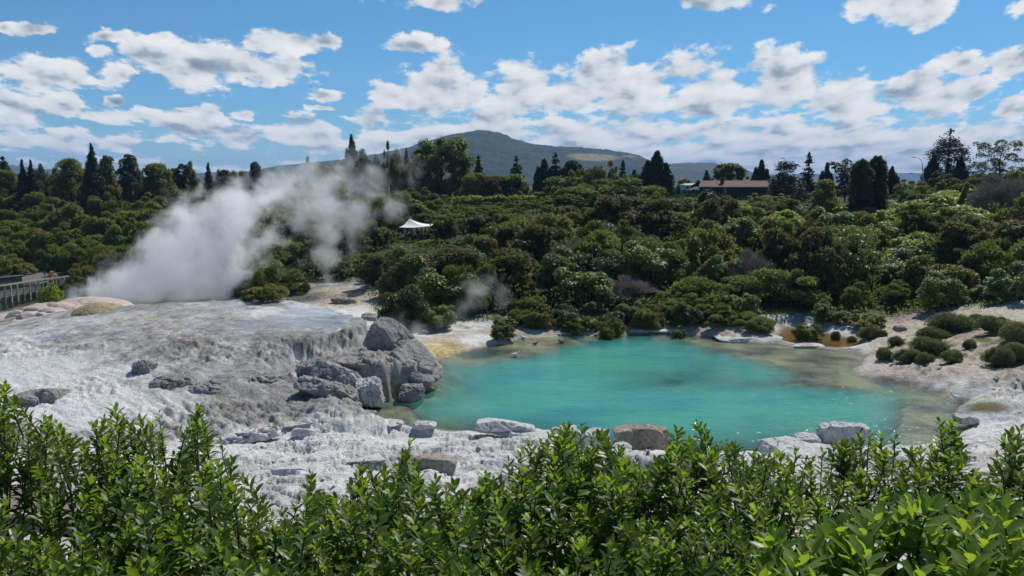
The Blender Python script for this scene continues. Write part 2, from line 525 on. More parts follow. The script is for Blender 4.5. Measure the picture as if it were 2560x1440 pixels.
def terrain(x, y, detail=True):
    x = np.asarray(x, float); y = np.asarray(y, float)
    r = np.hypot(x, y)
    out = {}
    uu, vv = uvc(x, y)
    z = base_f(uu, vv)
    z = np.where(y < 0.5, 10.2, z)
    near = r < 78
    zn = z[near]; xn, yn = x[near], y[near]
    # the sinter mound
    ppx, ppy = proj(xn, yn, np.full_like(xn, 1.5))
    cl = np.exp(-(((ppx - 830) / 120) ** 2 + ((ppy - 870) / 60) ** 2) ** 2)
    w1 = fbm(xn * .55, yn * .55, octaves=4) * .55 + fbm(xn * 1.7, yn * 1.7, octaves=3) * .22 + cl * .42 * fbm(xn * 2.6, yn * .9, octaves=3, ridged=True)
    sdm = poly_sd(MOUND, xn, yn) + w1
    m = sstep(-0.35, 0.55, sdm)
    t = top_f(xn / 15, yn / 15)
    on_mound = m * (sstep(-1, 2, sdm))
    zn = zn * (1 - m) + np.maximum(t, zn - .2) * m
    # rock relief
    px_, py_ = proj(xn, yn, zn)
    rough = np.zeros_like(xn)
    if detail:
        big = fbm(xn * .33, yn * .33, octaves=5, gain=.5)
        crust = fbm(xn * 1.1, yn * 1.1, octaves=5, gain=.58, ridged=True)
        lump = fbm(xn * .75 + 9, yn * .75, octaves=4, gain=.55)
        wetzone = sstep(880, 800, py_) * m
        front = m * (1 - wetzone)
        shelf = (1 - m) * sstep(20, 26, yn) * sstep(46, 40, yn)
        shore = (1 - m) * sstep(2080, 2200, px_) * sstep(30, 36, yn)
        smooth_l = sstep(650, 500, px_) * sstep(1060, 1130, py_)
        streaks = fbm(xn * .5 + yn * .25, yn * .9 - xn * .2, octaves=4, ridged=True)
        # crust: diagonal flow ribs on the mound's front, pits and knobs on top of them
        ca, sa = .80, .60
        rx_, ry_ = xn * ca - yn * sa, xn * sa + yn * ca
        ribs = fbm(rx_ * .55, ry_ * 1.9, octaves=5, gain=.6, ridged=True)
        knob = np.abs(fbm(xn * 3.1, yn * 3.1, octaves=4, gain=.6))
        fine = fbm(xn * 6.5, yn * 6.5, octaves=3, gain=.6)
        rug = .35 + .65 * sstep(-.25, .35, fbm(xn * .22 + 2, yn * .22, octaves=3))
        calm = 1 - .75 * np.exp(-(((px_ - 60) / 260) ** 2 + ((py_ - 930) / 70) ** 2))
        rough = front * rug * calm * (.30 * lump + .30 * ribs + .22 * knob + .10 * fine) + wetzone * (.05 * streaks + .05 * lump)
        # a broken lip running across the mound and a few drip-edge steps
        lip = np.exp(-((py_ - (895 - .12 * (px_ - 20))) / 4.5) ** 2) * sstep(380, 330, px_)
        rough += m * lip * .16 * (.4 + knob * 2)
        sl_n = fbm(xn * .22 + 4, yn * .42, octaves=3) + fbm(xn * .9, yn * 1.1, octaves=5, gain=.6) * .20
        slab = np.floor(sl_n * 5.5) / 5.5 + .22 * (sl_n - np.floor(sl_n * 5.5) / 5.5)
        vd = np.abs(fbm(xn * 1.3 + 7, yn * 1.7, octaves=3)); crack = sstep(.05, .0, vd)
        rough += shelf * (1 - .88 * smooth_l) * (.85 * slab + .16 * big + .07 * crust - .14 * crack + .045 * fine + .05 * knob)
        pit = sstep(.05, .42, fbm(xn * .8 + 3, yn * .8, octaves=4)) * sstep(1035, 955, py_) * sstep(900, 925, py_)
        rough += shore * (.18 * big + .16 * crust * sstep(33, 38, yn) + .34 * pit * (.5 + knob * 1.5) + .04 * fine)
        tq = proj(xn, yn, np.full_like(xn, 1.2))
        tipm = np.exp(-(((tq[0] - 945) / 150) ** 2 + ((tq[1] - 945) / 80) ** 2) ** 2) * (1 - m)
        rough += tipm * (.35 * lump + .35 * ribs + .28 * knob + .12 * fine - .3 * crack)
        rest = np.clip(1 - m - shelf - shore, 0, 1)
        rough += rest * (.06 * big + .05 * crust)
        # low rim ridge across the mound
        zn = zn + rough
        # steep front of the middle terrace: gully folds on the cliff
    # pools
    sh = fbm(xn * .6, yn * .6, octaves=5, gain=.6) * .65
    sd = poly_sd(POOL, xn, yn) + sh * .8
    sda = poly_sd(AMBER, xn, yn) + sh * .6
    sdr = poly_sd(ROCKPOOL, xn, yn)
    depth = np.clip(sd, 0, 9) * .34
    shoal = np.zeros_like(xn)
    def gz(cx, cy, rx, ry, a):
        return a * np.exp(-(((px_ - cx) / rx) ** 2 + ((py_ - cy) / ry) ** 2))
    py0 = proj(xn, yn, np.zeros_like(xn)); px_, py_ = py0
    shoal = (gz(2090, 905, 110, 42, 1.6) + gz(1900, 885, 170, 30, 1.0) + gz(1830, 845, 200, 20, 1.0) + gz(1680, 945, 190, 30, 1.15) + gz(1330, 868, 120, 28, 1.5)
             + gz(1480, 860, 110, 12, .5) + gz(1200, 905, 60, 14, .55) + gz(2020, 960, 200, 25, .75) + gz(2330, 1060, 90, 60, 1.2) + gz(960, 1035, 70, 30, 1.1))
    shoal = 1.55 * shoal * (1 + .55 * fbm(xn * .35, yn * .35, octaves=4)) - gz(1560, 868, 120, 22, 1.0) - gz(1330, 945, 140, 26, .7) - gz(1980, 880, 80, 10, .4)
    depth = np.where(sd > 0, np.clip(np.minimum(depth, 2.3) + .25 * fbm(xn * .5, yn * .5, octaves=3) * sstep(0, 2, sd) - shoal * sstep(0.2, 2.5, sd), .04, 3.0), 0)
    tipz = np.exp(-(((px_ - 985) / 105) ** 2 + ((py_ - 950) / 75) ** 2) ** 2)
    rim = .03 + (.34 + 4.0 * tipz) * np.clip(-sd, 0, 3) ** .8
    rimk = np.clip(-sd / 2.2, 0, 1)
    zn = np.where(sd > 0, -depth, np.minimum(zn, np.maximum(rim + .45 * rough * np.clip(-sd * 1.5, .15, 1), rimk * zn + (1 - rimk) * rim)))
    zn = np.where((sd <= 0), np.maximum(zn, .02), zn)
    da = np.clip(sda, 0, 3) * .14
    zn = np.where(sda > 0, -np.clip(da, .03, .4), zn)
    zn = np.where((sda <= 0) & (sda > -1.2) & (sd <= 0), np.clip(zn, .03, .05 - sda * .3), zn)
    zn = np.where(sdr > 0, -.3, zn)
    z = z.copy(); z[near] = zn
    if not detail:
        return z
    far = ~near
    z[far] += fbm(x[far] * .04, y[far] * .04, octaves=4) * np.where(r[far] < 700, .5, .0)
    # colour zones of the ground (what it is made of)
    px_, py_ = proj(x, y, z)
    A = {}
    full = lambda v: np.broadcast_to(v, x.shape)
    mm = np.zeros_like(x); mm[near] = m
    sdA = np.full(x.shape, -99.0); sdA[near] = sda
    sdP = np.full(x.shape, -99.0); sdP[near] = sd
    n_ = fbm(x * .35, y * .35, octaves=5)
    def g(cx, cy, rx, ry):
        return np.exp(-(((px_ - cx) / rx) ** 2 + ((py_ - cy) / ry) ** 2))
    n2_ = fbm(x * .9 + 40, y * .9, octaves=4)
    n2_w = fbm(x * .9 + 40, y * .9, octaves=4)
    white = (1 - mm) * .75 + mm * np.clip(.15 + .9 * g(40, 960, 330, 95) + .5 * g(300, 1040, 200, 60) + .5 * g(760, 770, 190, 25) + .35 * g(350, 800, 300, 25) + .5 * g(0, 880, 130, 60), 0, 1)
    white = white - .9 * (1 - mm) * g(760, 735, 200, 26) - .5 * g(900, 905, 70, 35) - .9 * g(1500, 820, 520, 20) * np.clip(.6 + 1.2 * n2_w, 0, 1)
    white = white - 1.2 * (1 - mm) * np.exp(-(((px_ - 950) / 150) ** 2 + ((py_ - 940) / 80) ** 2) ** 2)
    white += .5 * g(620, 1090, 90, 25) - .3 * g(1450, 1000, 0.1, 0.1)
    dark_streak = np.exp(-(((px_ - 835) / 105) ** 2 + ((py_ - 868) / 48) ** 2) ** 2) * mm  # dark streaky patch across the cliff face
    A["dark_streak"] = np.clip(dark_streak * (.55 + 1.5 * fbm(x * 2.2, y * .25, z * .5, octaves=4)), 0, 1)
    A["white"] = np.clip(white + .35 * n_ * 1.0, 0, 1)
    A["wet"] = np.clip(mm * sstep(865, 790, py_) * sstep(330, 560, px_) * sstep(930, 830, px_) + .9 * mm * g(170, 845, 110, 16) + .5 * mm * g(520, 830, 150, 14) + .45 * (1 - mm) * g(1110, 874, 85, 24), 0, 1) * np.clip(.85 + 1.7 * fbm(x * .25 + y * .1, y * .55, octaves=4), 0, 1)
    shore_t = (1 - mm) * (sstep(2080, 2230, px_) * sstep(1060, 900, py_) * .9 + .75 * g(2420, 880, 180, 50) + .5 * g(2500, 1130, 160, 45)
                          + .8 * g(880, 750, 110, 22) + .4 * g(640, 740, 120, 12) + .55 * g(1900, 832, 200, 16) + .75 * g(1450, 822, 420, 20) + .5 * g(1150, 845, 90, 16) + .9 * g(800, 738, 160, 26) + .8 * g(650, 738, 120, 18) + .5 * g(980, 850, 50, 40))
    strk = fbm(x * .35 + y * .2, y * 1.1, octaves=5, ridged=True)
    shore_t = shore_t + mm * .9 * sstep(.1, .5, strk) * (g(400, 805, 260, 40) + .6 * g(560, 1010, 120, 60) + .5 * g(150, 860, 160, 14))
    A["tan"] = np.clip(shore_t + .5 * n2_ * (shore_t > .05) + np.clip(n2_ - .35, 0, 1) * .8 * (1 - mm), 0, 1) * (r > 18)
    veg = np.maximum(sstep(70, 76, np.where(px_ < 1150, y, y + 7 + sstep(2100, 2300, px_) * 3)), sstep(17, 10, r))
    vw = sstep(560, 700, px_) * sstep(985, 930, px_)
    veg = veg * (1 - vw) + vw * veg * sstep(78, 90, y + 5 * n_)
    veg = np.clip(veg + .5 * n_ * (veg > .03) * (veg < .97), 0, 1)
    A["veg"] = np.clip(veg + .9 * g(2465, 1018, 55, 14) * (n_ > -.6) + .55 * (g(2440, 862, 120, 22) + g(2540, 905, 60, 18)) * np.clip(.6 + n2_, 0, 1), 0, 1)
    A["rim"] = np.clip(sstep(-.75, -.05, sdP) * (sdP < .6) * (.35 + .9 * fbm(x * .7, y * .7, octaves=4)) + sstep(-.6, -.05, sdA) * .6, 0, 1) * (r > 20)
    A["yellow"] = np.clip(1.2 * g(1140, 890, 95, 22) + .8 * g(1080, 872, 80, 28), 0, 1) * np.clip(.75 + n2_ * 1.3, 0, 1)
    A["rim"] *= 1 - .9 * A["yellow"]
    A["bed"] = np.clip(np.maximum(sstep(-.25, .1, sdP), 0), 0, 1)
    A["amber"] = sstep(-.3, .2, sdA)
    A["grass"] = np.clip(.9 * g(2465, 1018, 60, 16) + 1.35 * (g(2400, 868, 190, 30) + g(2540, 905, 90, 22) + .7 * g(2450, 1185, 60, 8)) * np.clip(.5 + n2_ * 1.5, 0, 1), 0, 1)
    return z, A


def ground_z(x, y):
    return float(terrain(np.array([x]), np.array([y]), detail=False)[0])


def ground_zs(x, y):
    return terrain(np.asarray(x, float), np.asarray(y, float), detail=False)


def build_ground():
    az = np.radians(np.concatenate([np.arange(-180, -44, 6), np.arange(-44, -36, 1), np.arange(-36, 36, .1), np.arange(36, 44, 1), np.arange(44, 180.1, 6)]))
    rr = np.concatenate([np.linspace(.6, 20, 40), np.exp(np.arange(math.log(20.4), math.log(80), .0034)), np.exp(np.arange(math.log(80.5), math.log(400), .022)), np.exp(np.arange(math.log(410), math.log(9800), .12))])
    A_, R_ = np.meshgrid(az, rr)
    x = (R_ * np.sin(A_)).ravel(); y = (R_ * np.cos(A_)).ravel()
    z, at = terrain(x, y)
    na, nr = len(az), len(rr)
    i = (np.arange(nr - 1)[:, None] * na + np.arange(na - 1)[None]).ravel()
    f = np.stack([i, i + 1, i + na + 1, i + na], 1)[:, ::-1]
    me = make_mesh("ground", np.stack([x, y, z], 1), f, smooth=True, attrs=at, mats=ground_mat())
    return tag(link("ground", me), kind="structure")


def ground_mat():
    m, nt = new_mat("sinter and soil"); T = NT(nt)
    pos = T.n("ShaderNodeNewGeometry").outputs["Position"]
    nA = T.noise(pos, .9, 7, .62)
    nB = T.noise(pos, 3.2, 8, .68)
    nC = T.noise(pos, 16.0, 4, .6)
    nS = T.noise(T.vmath("MULTIPLY", pos, (1.0, .45, 1.0)), 2.2, 6, .6)
    grey = T.ramp(T.math("ADD", T.math("MULTIPLY", nB, .6), T.math("MULTIPLY", nA, .4)), [(.30, (.10, .096, .09)), (.46, (.27, .262, .25)), (.58, (.40, .39, .375)), (.7, (.53, .52, .505))])
    wht = T.ramp(T.math("ADD", T.math("MULTIPLY", nB, .5), T.math("MULTIPLY", nS, .5)), [(.30, (.38, .372, .36)), (.42, (.66, .652, .635)), (.62, (.82, .812, .795))])
    wfac = T.mapr(T.math("ADD", T.attr("white"), T.math("MULTIPLY", T.math("SUBTRACT", nA, .5), 1.1)), .25, .75)
    col = T.mix(wfac, grey, wht)
    tan = T.ramp(nB, [(.32, (.20, .145, .09)), (.46, (.40, .32, .22)), (.58, (.56, .49, .38)), (.7, (.64, .60, .52))])
    col = T.mix(T.mapr(T.math("ADD", T.attr("tan"), T.math("MULTIPLY", T.math("SUBTRACT", nB, .5), .9)), .25, .85, 0, .8), col, tan)
    col = T.mix(T.mapr(T.attr("yellow"), .1, .8), col, T.ramp(nB, [(.35, (.30, .20, .07)), (.55, (.62, .48, .20)), (.7, (.75, .68, .45))]))
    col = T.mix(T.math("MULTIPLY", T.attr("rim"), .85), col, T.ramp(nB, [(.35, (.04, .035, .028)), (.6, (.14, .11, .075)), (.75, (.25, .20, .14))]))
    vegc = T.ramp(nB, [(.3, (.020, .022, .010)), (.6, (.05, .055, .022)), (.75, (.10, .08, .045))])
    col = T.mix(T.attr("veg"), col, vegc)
    col = T.mix(T.mapr(T.math("ADD", T.attr("grass"), T.math("MULTIPLY", T.math("SUBTRACT", nC, .5), .9)), .35, .75), col, T.ramp(nC, [(.3, (.10, .11, .03)), (.6, (.20, .17, .06)), (.75, (.33, .26, .12))]))
    col = T.mix(T.attr("dark_streak"), col, T.ramp(nB, [(.35, (.035, .038, .038)), (.6, (.10, .10, .10)), (.75, (.17, .13, .06))]))
    bedc = T.ramp(T.noise(pos, .35, 6, .6), [(.34, (.10, .085, .10)), (.46, (.34, .265, .20)), (.58, (.60, .50, .34))])
    col = T.mix(T.attr("bed"), col, bedc)
    col = T.mix(T.attr("amber"), col, T.ramp(T.noise(pos, .8, 5, .6), [(.35, (.13, .075, .018)), (.52, (.26, .17, .045)), (.66, (.40, .32, .14))]))
    wet = T.mapr(T.math("ADD", T.attr("wet"), T.math("MULTIPLY", T.math("SUBTRACT", nS, .5), 1.2)), .42, .72)
    col = T.mix(T.math("MULTIPLY", wet, .55), col, (.17, .175, .18))
    p = T.principled(Base_Color=col, Roughness=T.mapr(wet, 0, 1, .85, .16))
    T.put(p.inputs["Specular IOR Level"], T.mapr(wet, 0, 1, .25, .9))
    rock = T.math("MULTIPLY", T.math("SUBTRACT", 1.0, wet), 1.0)
    h = T.math("ADD", T.math("MULTIPLY", nB, .6), T.math("ADD", T.math("MULTIPLY", nC, .3), T.math("MULTIPLY", T.noise(pos, 45, 3, .6), .10)))
    b = T.n("ShaderNodeBump"); b.inputs["Distance"].default_value = .34
    T.put(b.inputs["Strength"], T.mapr(wet, 0, 1, .95, .06)); T.put(b.inputs["Height"], h)
    T.put(p.inputs["Normal"], b.outputs[0])
    T.out(p.outputs[0])
    return m


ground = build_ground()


# ------------------------------------------------------------------ water
def water_mat(name, deep, k, tint, wave=9.0, bump=.03):
    m, nt = new_mat(name); T = NT(nt)
    pos = T.n("ShaderNodeNewGeometry").outputs["Position"]
    dep = T.attr("depth")
    cloud = T.noise(T.vmath("MULTIPLY", pos, (.5, 1.0, 1.0)), .30, 7, .62)
    col = T.mix(T.mapr(cloud, .35, .65), deep[0], deep[1])
    col = T.mix(T.mapr(T.noise(pos, .11, 3, .5), .45, .68, 0, .6), col, (deep[1][0] * .9, deep[1][1] * 1.08, deep[1][2] * .74))
    op = T.math("SUBTRACT", 1.0, T.math("POWER", 2.718, T.math("MULTIPLY", dep, -k)))
    df = T.n("ShaderNodeBsdfDiffuse"); T.put(df.inputs[0], col)
    tr = T.n("ShaderNodeBsdfTransparent"); T.put(tr.inputs[0], tint)
    mx = T.n("ShaderNodeMixShader"); T.put(mx.inputs[0], op)
    nt.links.new(tr.outputs[0], mx.inputs[1]); nt.links.new(df.outputs[0], mx.inputs[2])
    w1 = T.noise(T.vmath("MULTIPLY", pos, (.55, 1.0, 1.0)), wave, 3, .6)
    w2 = T.noise(T.vmath("MULTIPLY", pos, (.7, 1.0, 1.0)), wave * .22, 2, .5)
    h = T.math("ADD", w1, T.math("MULTIPLY", w2, .8))
    nrm = T.bump(h, 1.0, bump)
    gl = T.n("ShaderNodeBsdfGlossy"); gl.inputs["Roughness"].default_value = .12; T.put(gl.inputs["Normal"], nrm)
    fr = T.n("ShaderNodeFresnel"); fr.inputs[0].default_value = 1.33; T.put(fr.inputs["Normal"], nrm)
    m2 = T.n("ShaderNodeMixShader"); T.put(m2.inputs[0], fr.outputs[0])
    nt.links.new(mx.outputs[0], m2.inputs[1]); nt.links.new(gl.outputs[0], m2.inputs[2])
    T.out(m2.outputs[0])
    return m


def build_water(name, poly, step, mat, level=0.0, grow=.6):
    lo, hi = poly.min(0) - grow * 2, poly.max(0) + grow * 2
    xs = np.arange(lo[0], hi[0], step); ys = np.arange(lo[1], hi[1], step)
    X, Y = np.meshgrid(xs, ys); x, y = X.ravel(), Y.ravel()
    z, _ = terrain(x, y)
    keep = (poly_sd(poly, x, y) > -grow)
    nx, ny = len(xs), len(ys)
    i = (np.arange(ny - 1)[:, None] * nx + np.arange(nx - 1)[None]).ravel()
    f = np.stack([i, i + 1, i + nx + 1, i + nx], 1)
    f = f[keep[f].any(1)]
    used, inv = np.unique(f, return_inverse=True)
    v = np.stack([x, y, np.full_like(x, level)], 1)[used]
    me = make_mesh(name, v, inv.reshape(f.shape), smooth=True, attrs={"depth": np.clip(level - z[used], 0, 5)}, mats=mat)
    return tag(link(name, me), kind="structure")


build_water("water", POOL, .2, water_mat("milky turquoise water", ((.042, .285, .268), (.092, .385, .32)), .90, (.80, .90, .84), wave=6.0, bump=.042))
build_water("water", AMBER, .2, water_mat("amber water", ((.16, .095, .022), (.24, .17, .05)), .8, (.9, .76, .48), bump=.02), .012, .3)
build_water("water", ROCKPOOL, .2, water_mat("dark green water", ((.02, .06, .045), (.03, .08, .06)), 2.5, (.5, .7, .6), bump=.01), .05, .3)
# ------------------------------------------------------------------ foliage materials
def leaf_mat(name, dark, light, trans, rough=.5, spec=.35, hue_var=.35, tw=.35):
    m, nt = new_mat(name); T = NT(nt)
    tc = T.n("ShaderNodeTexCoord").outputs["Object"]
    oi = T.n("ShaderNodeObjectInfo").outputs["Random"]
    leaf = T.attr("leaf")
    patch = T.noise(tc, .55, 3, .6)
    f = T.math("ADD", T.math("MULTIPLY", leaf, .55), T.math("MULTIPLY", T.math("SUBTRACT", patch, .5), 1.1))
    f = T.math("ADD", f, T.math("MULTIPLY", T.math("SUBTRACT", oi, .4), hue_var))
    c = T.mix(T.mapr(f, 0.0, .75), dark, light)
    p = T.principled(Base_Color=c, Roughness=rough)
    p.inputs["Specular IOR Level"].default_value = spec
    tl = T.n("ShaderNodeBsdfTranslucent")
    T.put(tl.inputs[0], T.mix(T.mapr(f, 0, .75), tuple(x * .6 for x in trans), trans))
    mx = T.n("ShaderNodeMixShader"); mx.inputs[0].default_value = tw
    nt.links.new(p.outputs[0], mx.inputs[1]); nt.links.new(tl.outputs[0], mx.inputs[2])
    T.out(mx.outputs[0])
    return m


M_TEATREE = leaf_mat("olive tea tree leaves", (.062, .092, .018), (.170, .222, .052), (.30, .38, .05), spec=.15, rough=.7)
M_BROAD = leaf_mat("glossy broad leaves", (.060, .100, .022), (.165, .225, .060), (.30, .40, .05), rough=.52, spec=.28)
M_BROWN = leaf_mat("brownish leaves", (.070, .070, .024), (.165, .162, .056), (.23, .23, .05), spec=.15, rough=.7)
M_BRIGHT = leaf_mat("bright green leaves", (.085, .14, .018), (.24, .33, .04), (.45, .55, .05), rough=.5, spec=.3, tw=.45)
M_BLUE = leaf_mat("dark cool green leaves", (.034, .060, .018), (.092, .135, .040), (.16, .22, .04), spec=.25)
M_GREY = leaf_mat("bare grey twigs", (.22, .19, .165), (.40, .35, .31), (.08, .07, .05), rough=.8, spec=.1, tw=.1)
M_CONIFER = leaf_mat("dark conifer needles", (.018, .030, .010), (.052, .070, .024), (.06, .08, .02), tw=.25)
M_CONIFER2 = leaf_mat("mid green conifer needles", (.034, .048, .013), (.095, .115, .034), (.13, .15, .03), tw=.3)
M_DECID = leaf_mat("mid green deciduous leaves", (.046, .076, .014), (.13, .175, .036), (.26, .33, .04), tw=.4)
M_OLIVE = leaf_mat("yellowish olive leaves", (.090, .100, .022), (.23, .235, .062), (.36, .36, .06), spec=.15)
M_RUST = leaf_mat("rust brown dead leaves", (.07, .032, .015), (.17, .075, .035), (.16, .07, .03))
M_HEATH = leaf_mat("grey olive heath leaves", (.085, .10, .035), (.22, .24, .09), (.30, .33, .09), spec=.15, rough=.7)
M_BARK = plain("brown grey bark", (.10, .085, .07), .9, .35, 3.0, .6)
M_BARKD = plain("dark bark", (.05, .042, .034), .9, .35, 3.0, .6)

# ------------------------------------------------------------------ crown geometry
ICO_V = None


def icosphere(sub):
    t = (1 + 5 ** .5) / 2
    v = [(-1, t, 0), (1, t, 0), (-1, -t, 0), (1, -t, 0), (0, -1, t), (0, 1, t), (0, -1, -t), (0, 1, -t), (t, 0, -1), (t, 0, 1), (-t, 0, -1), (-t, 0, 1)]
    f = [(0, 11, 5), (0, 5, 1), (0, 1, 7), (0, 7, 10), (0, 10, 11), (1, 5, 9), (5, 11, 4), (11, 10, 2), (10, 7, 6), (7, 1, 8), (3, 9, 4), (3, 4, 2), (3, 2, 6), (3, 6, 8), (3, 8, 9), (4, 9, 5), (2, 4, 11), (6, 2, 10), (8, 6, 7), (9, 8, 1)]
    v = np.array(v, float); v /= np.linalg.norm(v, axis=1)[:, None]; f = np.array(f)
    for _ in range(sub):
        e = np.concatenate([f[:, [0, 1]], f[:, [1, 2]], f[:, [2, 0]]]); e.sort(1)
        u, inv = np.unique(e, axis=0, return_inverse=True)
        inv = inv.reshape(-1)
        mid = v[u].mean(1); mid /= np.linalg.norm(mid, axis=1)[:, None]
        n = len(v); k = len(f); a, b, c = inv[:k] + n, inv[k:2 * k] + n, inv[2 * k:] + n
        v = np.concatenate([v, mid])
        f = np.concatenate([np.stack([f[:, 0], a, c], 1), np.stack([f[:, 1], b, a], 1), np.stack([f[:, 2], c, b], 1), np.stack([a, b, c], 1)])
    return v, f


ICO1 = icosphere(1)


def unit(v): return v / (np.linalg.norm(v, axis=-1, keepdims=True) + 1e-9)


def leaf_quads(P, N, L, length, width, g):
    """rhombic leaves: centre P, normal N, long axis L."""
    B = unit(np.cross(N, L)); L = unit(np.cross(B, N))
    n = len(P)
    ln = (length * (.65 + .7 * g.random(n)))[:, None]; wd = (width * (.65 + .7 * g.random(n)))[:, None]
    a = P - L * ln * .5; b = P + B * wd * .5 - L * ln * .05; c = P + L * ln * .5; d = P - B * wd * .5 - L * ln * .05
    V = np.stack([a, b, c, d], 1).reshape(-1, 3)
    F = np.arange(4 * n).reshape(-1, 4)
    return V, F, np.repeat(g.random(n), 4)


def crown_mesh(name, lobes, n, length, width, mat, seed, mode="tuft", jit=.6, core=.64, shell=.72, extra=None, gaps=.26):
    """lobes: (k,6) centre + radii. Leaves fill the outer shell of every lobe; a lumpy opaque core in dark leaf tone imitates the shaded inside."""
    g = np.random.default_rng(seed)
    lobes = np.asarray(lobes, float)
    C, R = lobes[:, :3], lobes[:, 3:]
    area = (R[:, 0] * R[:, 1] + R[:, 0] * R[:, 2] + R[:, 1] * R[:, 2])
    Vs, Fq, At = [], [], []
    need = n
    got = 0
    while got < n:
        k = g.choice(len(lobes), size=need * 2, p=area / area.sum())
        d = unit(g.normal(size=(need * 2, 3)))
        d[:, 2] = np.where((d[:, 2] < -.25) & (g.random(len(d)) < .75), -d[:, 2], d[:, 2])
        s = 1 + shell * (g.random(len(d)) ** 1.0 - .75)
        P = C[k] + d * R[k] * s[:, None]
        # drop leaves buried well inside other lobes
        inside = np.zeros(len(P), bool)
        for c, r in zip(C, R):
            q = ((P - c) / r)
            inside |= (q * q).sum(1) < .62
        clump = vnoise(P[:, 0] * 1.5 + seed, P[:, 1] * 1.5, P[:, 2] * 1.5)
        keep = ~inside & (P[:, 2] > .02) & (clump > -.9 + gaps * 3 * g.random(len(P)))
        P, d, kk = P[keep], d[keep], k[keep]
        P, d, kk = P[:n - got], d[:n - got], kk[:n - got]
        if len(P) == 0: break
        nrm = unit(d / R[kk])
        if mode == "tuft":      # upright fine sprays
            L = unit(nrm * .8 + np.array([0, 0, .55]) + g.normal(size=P.shape) * jit)
            N = unit(np.cross(L, g.normal(size=P.shape)) * .8 + nrm * .45 + np.array([0, .1, .55]))
        elif mode == "droop":
            L = unit(nrm * np.array([1, 1, .25]) + np.array([0, 0, -.35]) + g.normal(size=P.shape) * jit)
            N = unit(nrm * .4 + np.array([0, 0, .8]) + g.normal(size=P.shape) * jit)
        else:                   # leaf blades facing outwards
            N = unit(nrm * .7 + np.array([0, .1, .7]) + g.normal(size=P.shape) * jit)
            L = unit(g.normal(size=P.shape) + np.array([0, 0, .4]))
        V, F, A = leaf_quads(P, N, L, length, width, g)
        off = sum(len(v) for v in Vs)
        Vs.append(V); Fq.append(F + off); At.append(A)
        got += len(P); need = max(200, n - got)
    faces_t = []
    off = sum(len(v) for v in Vs)
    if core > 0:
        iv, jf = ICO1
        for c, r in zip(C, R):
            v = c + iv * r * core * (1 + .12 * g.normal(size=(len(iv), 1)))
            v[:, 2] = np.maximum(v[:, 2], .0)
            Vs.append(v); faces_t.append(jf + off); At.append(np.full(len(v), .12)); off += len(v)  # core set to a dark leaf tone: crown's inner shade painted in
    if extra is not None:
        V, F, A = extra
        Vs.append(V); Fq.append(F + off); At.append(A)
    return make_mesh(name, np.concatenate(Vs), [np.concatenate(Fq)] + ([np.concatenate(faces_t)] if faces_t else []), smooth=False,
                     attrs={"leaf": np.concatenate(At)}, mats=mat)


def dome_lobes(R, h, k, seed, rl=.36, flat=.75, low=.25):
    """a rounded, lumpy crown of unit footprint R and height h starting near the ground."""
    g = np.random.default_rng(seed)
    out = []
    ga = 2.399963
    for i in range(k):
        t = (i + .5) / k
        zc = low + (1 - low) * (1 - t) ** .85            # from top to bottom
        rad = math.sqrt(max(0, 1 - max(0, (zc - low) / (1 - low)) ** 2)) * (.85 if t < .9 else .75)
        a = ga * i + g.normal() * .35
        rr = rl * R * (.55 + .75 * g.random())
        rad *= .72 + .42 * g.random()
        x, y = rad * (R - rr * .6) * math.cos(a), rad * (R - rr * .6) * math.sin(a)
        z = max(rr * flat * .8, zc * (h - rr * flat) * (.85 + .25 * g.random()))
        out.append((x, y, z, rr, rr * (.85 + .3 * g.random()), rr * flat * (.85 + .3 * g.random())))
    return out


def thicket(R, h, k, seed, rl, flat):
    """three or four merged stems of uneven height and spread: an irregular outline, not one dome"""
    g = np.random.default_rng(seed + 500)
    m = 3 + seed % 2
    out = []
    for j in range(m):
        a = 6.28 * j / m + g.normal() * .4; d = R * (.50 + .12 * g.random())
        rj = R * (.50 + .20 * g.random()); hj = h * (.62 + .45 * g.random())
        for l in dome_lobes(rj, hj, max(5, k // m), seed * 7 + j, rl * 1.35, flat, .18):
            out.append((l[0] + d * math.cos(a), l[1] + d * math.sin(a) * .85) + l[2:])
    return out


def trunk_mesh(name, h, r, mat, seed, spread=.0, limbs=3, lean=0.0):
    g = np.random.default_rng(seed)
    mb = MB()
    n = 6
    pts = [(lean * h * (i / n) ** 1.5 + g.normal() * .03 * h * (i > 0) * .4, g.normal() * .012 * h * (i > 0), h * i / n) for i in range(n + 1)]
    mb.tube(pts, [r * (1.25 if i == 0 else 1 - .75 * i / n) for i in range(n + 1)], 7)
    for j in range(limbs):
        a = 2.4 * j + g.random(); i = int(n * (.25 + .6 * j / max(1, limbs)))
        p = np.array(pts[i]); ln = (spread if spread else .28 * h) * (.7 + .6 * g.random())
        e = p + np.array([math.cos(a) * ln, math.sin(a) * ln, ln * .65])
        mid = (p + e) / 2 + np.array([0, 0, -.06 * ln])
        mb.tube([p, mid, e], [r * .5, r * .33, r * .15], 5)
    V = np.concatenate(mb.v)
    return make_mesh(name, V, [np.concatenate(mb.q), np.concatenate(mb.t)], smooth=True, mats=mat)


# ------------------------------------------------------------------ shrub prototypes (unit size: about 2.5 m radius, 3 m high)
PROTO = {}


def proto(kind, variants):
    PROTO[kind] = variants


def mk(kind, i, lobes, n, ln, wd, mat, mode, jit, bark=M_BARKD, h=2.2, **kw):
    c = crown_mesh(kind + " crown", lobes, n, ln, wd, mat, 100 + i * 7 + len(PROTO) * 31, mode, jit, **kw)
    t = trunk_mesh(kind + " trunk", h, .11, bark, 50 + i, 1.0, 4)
    return c, t


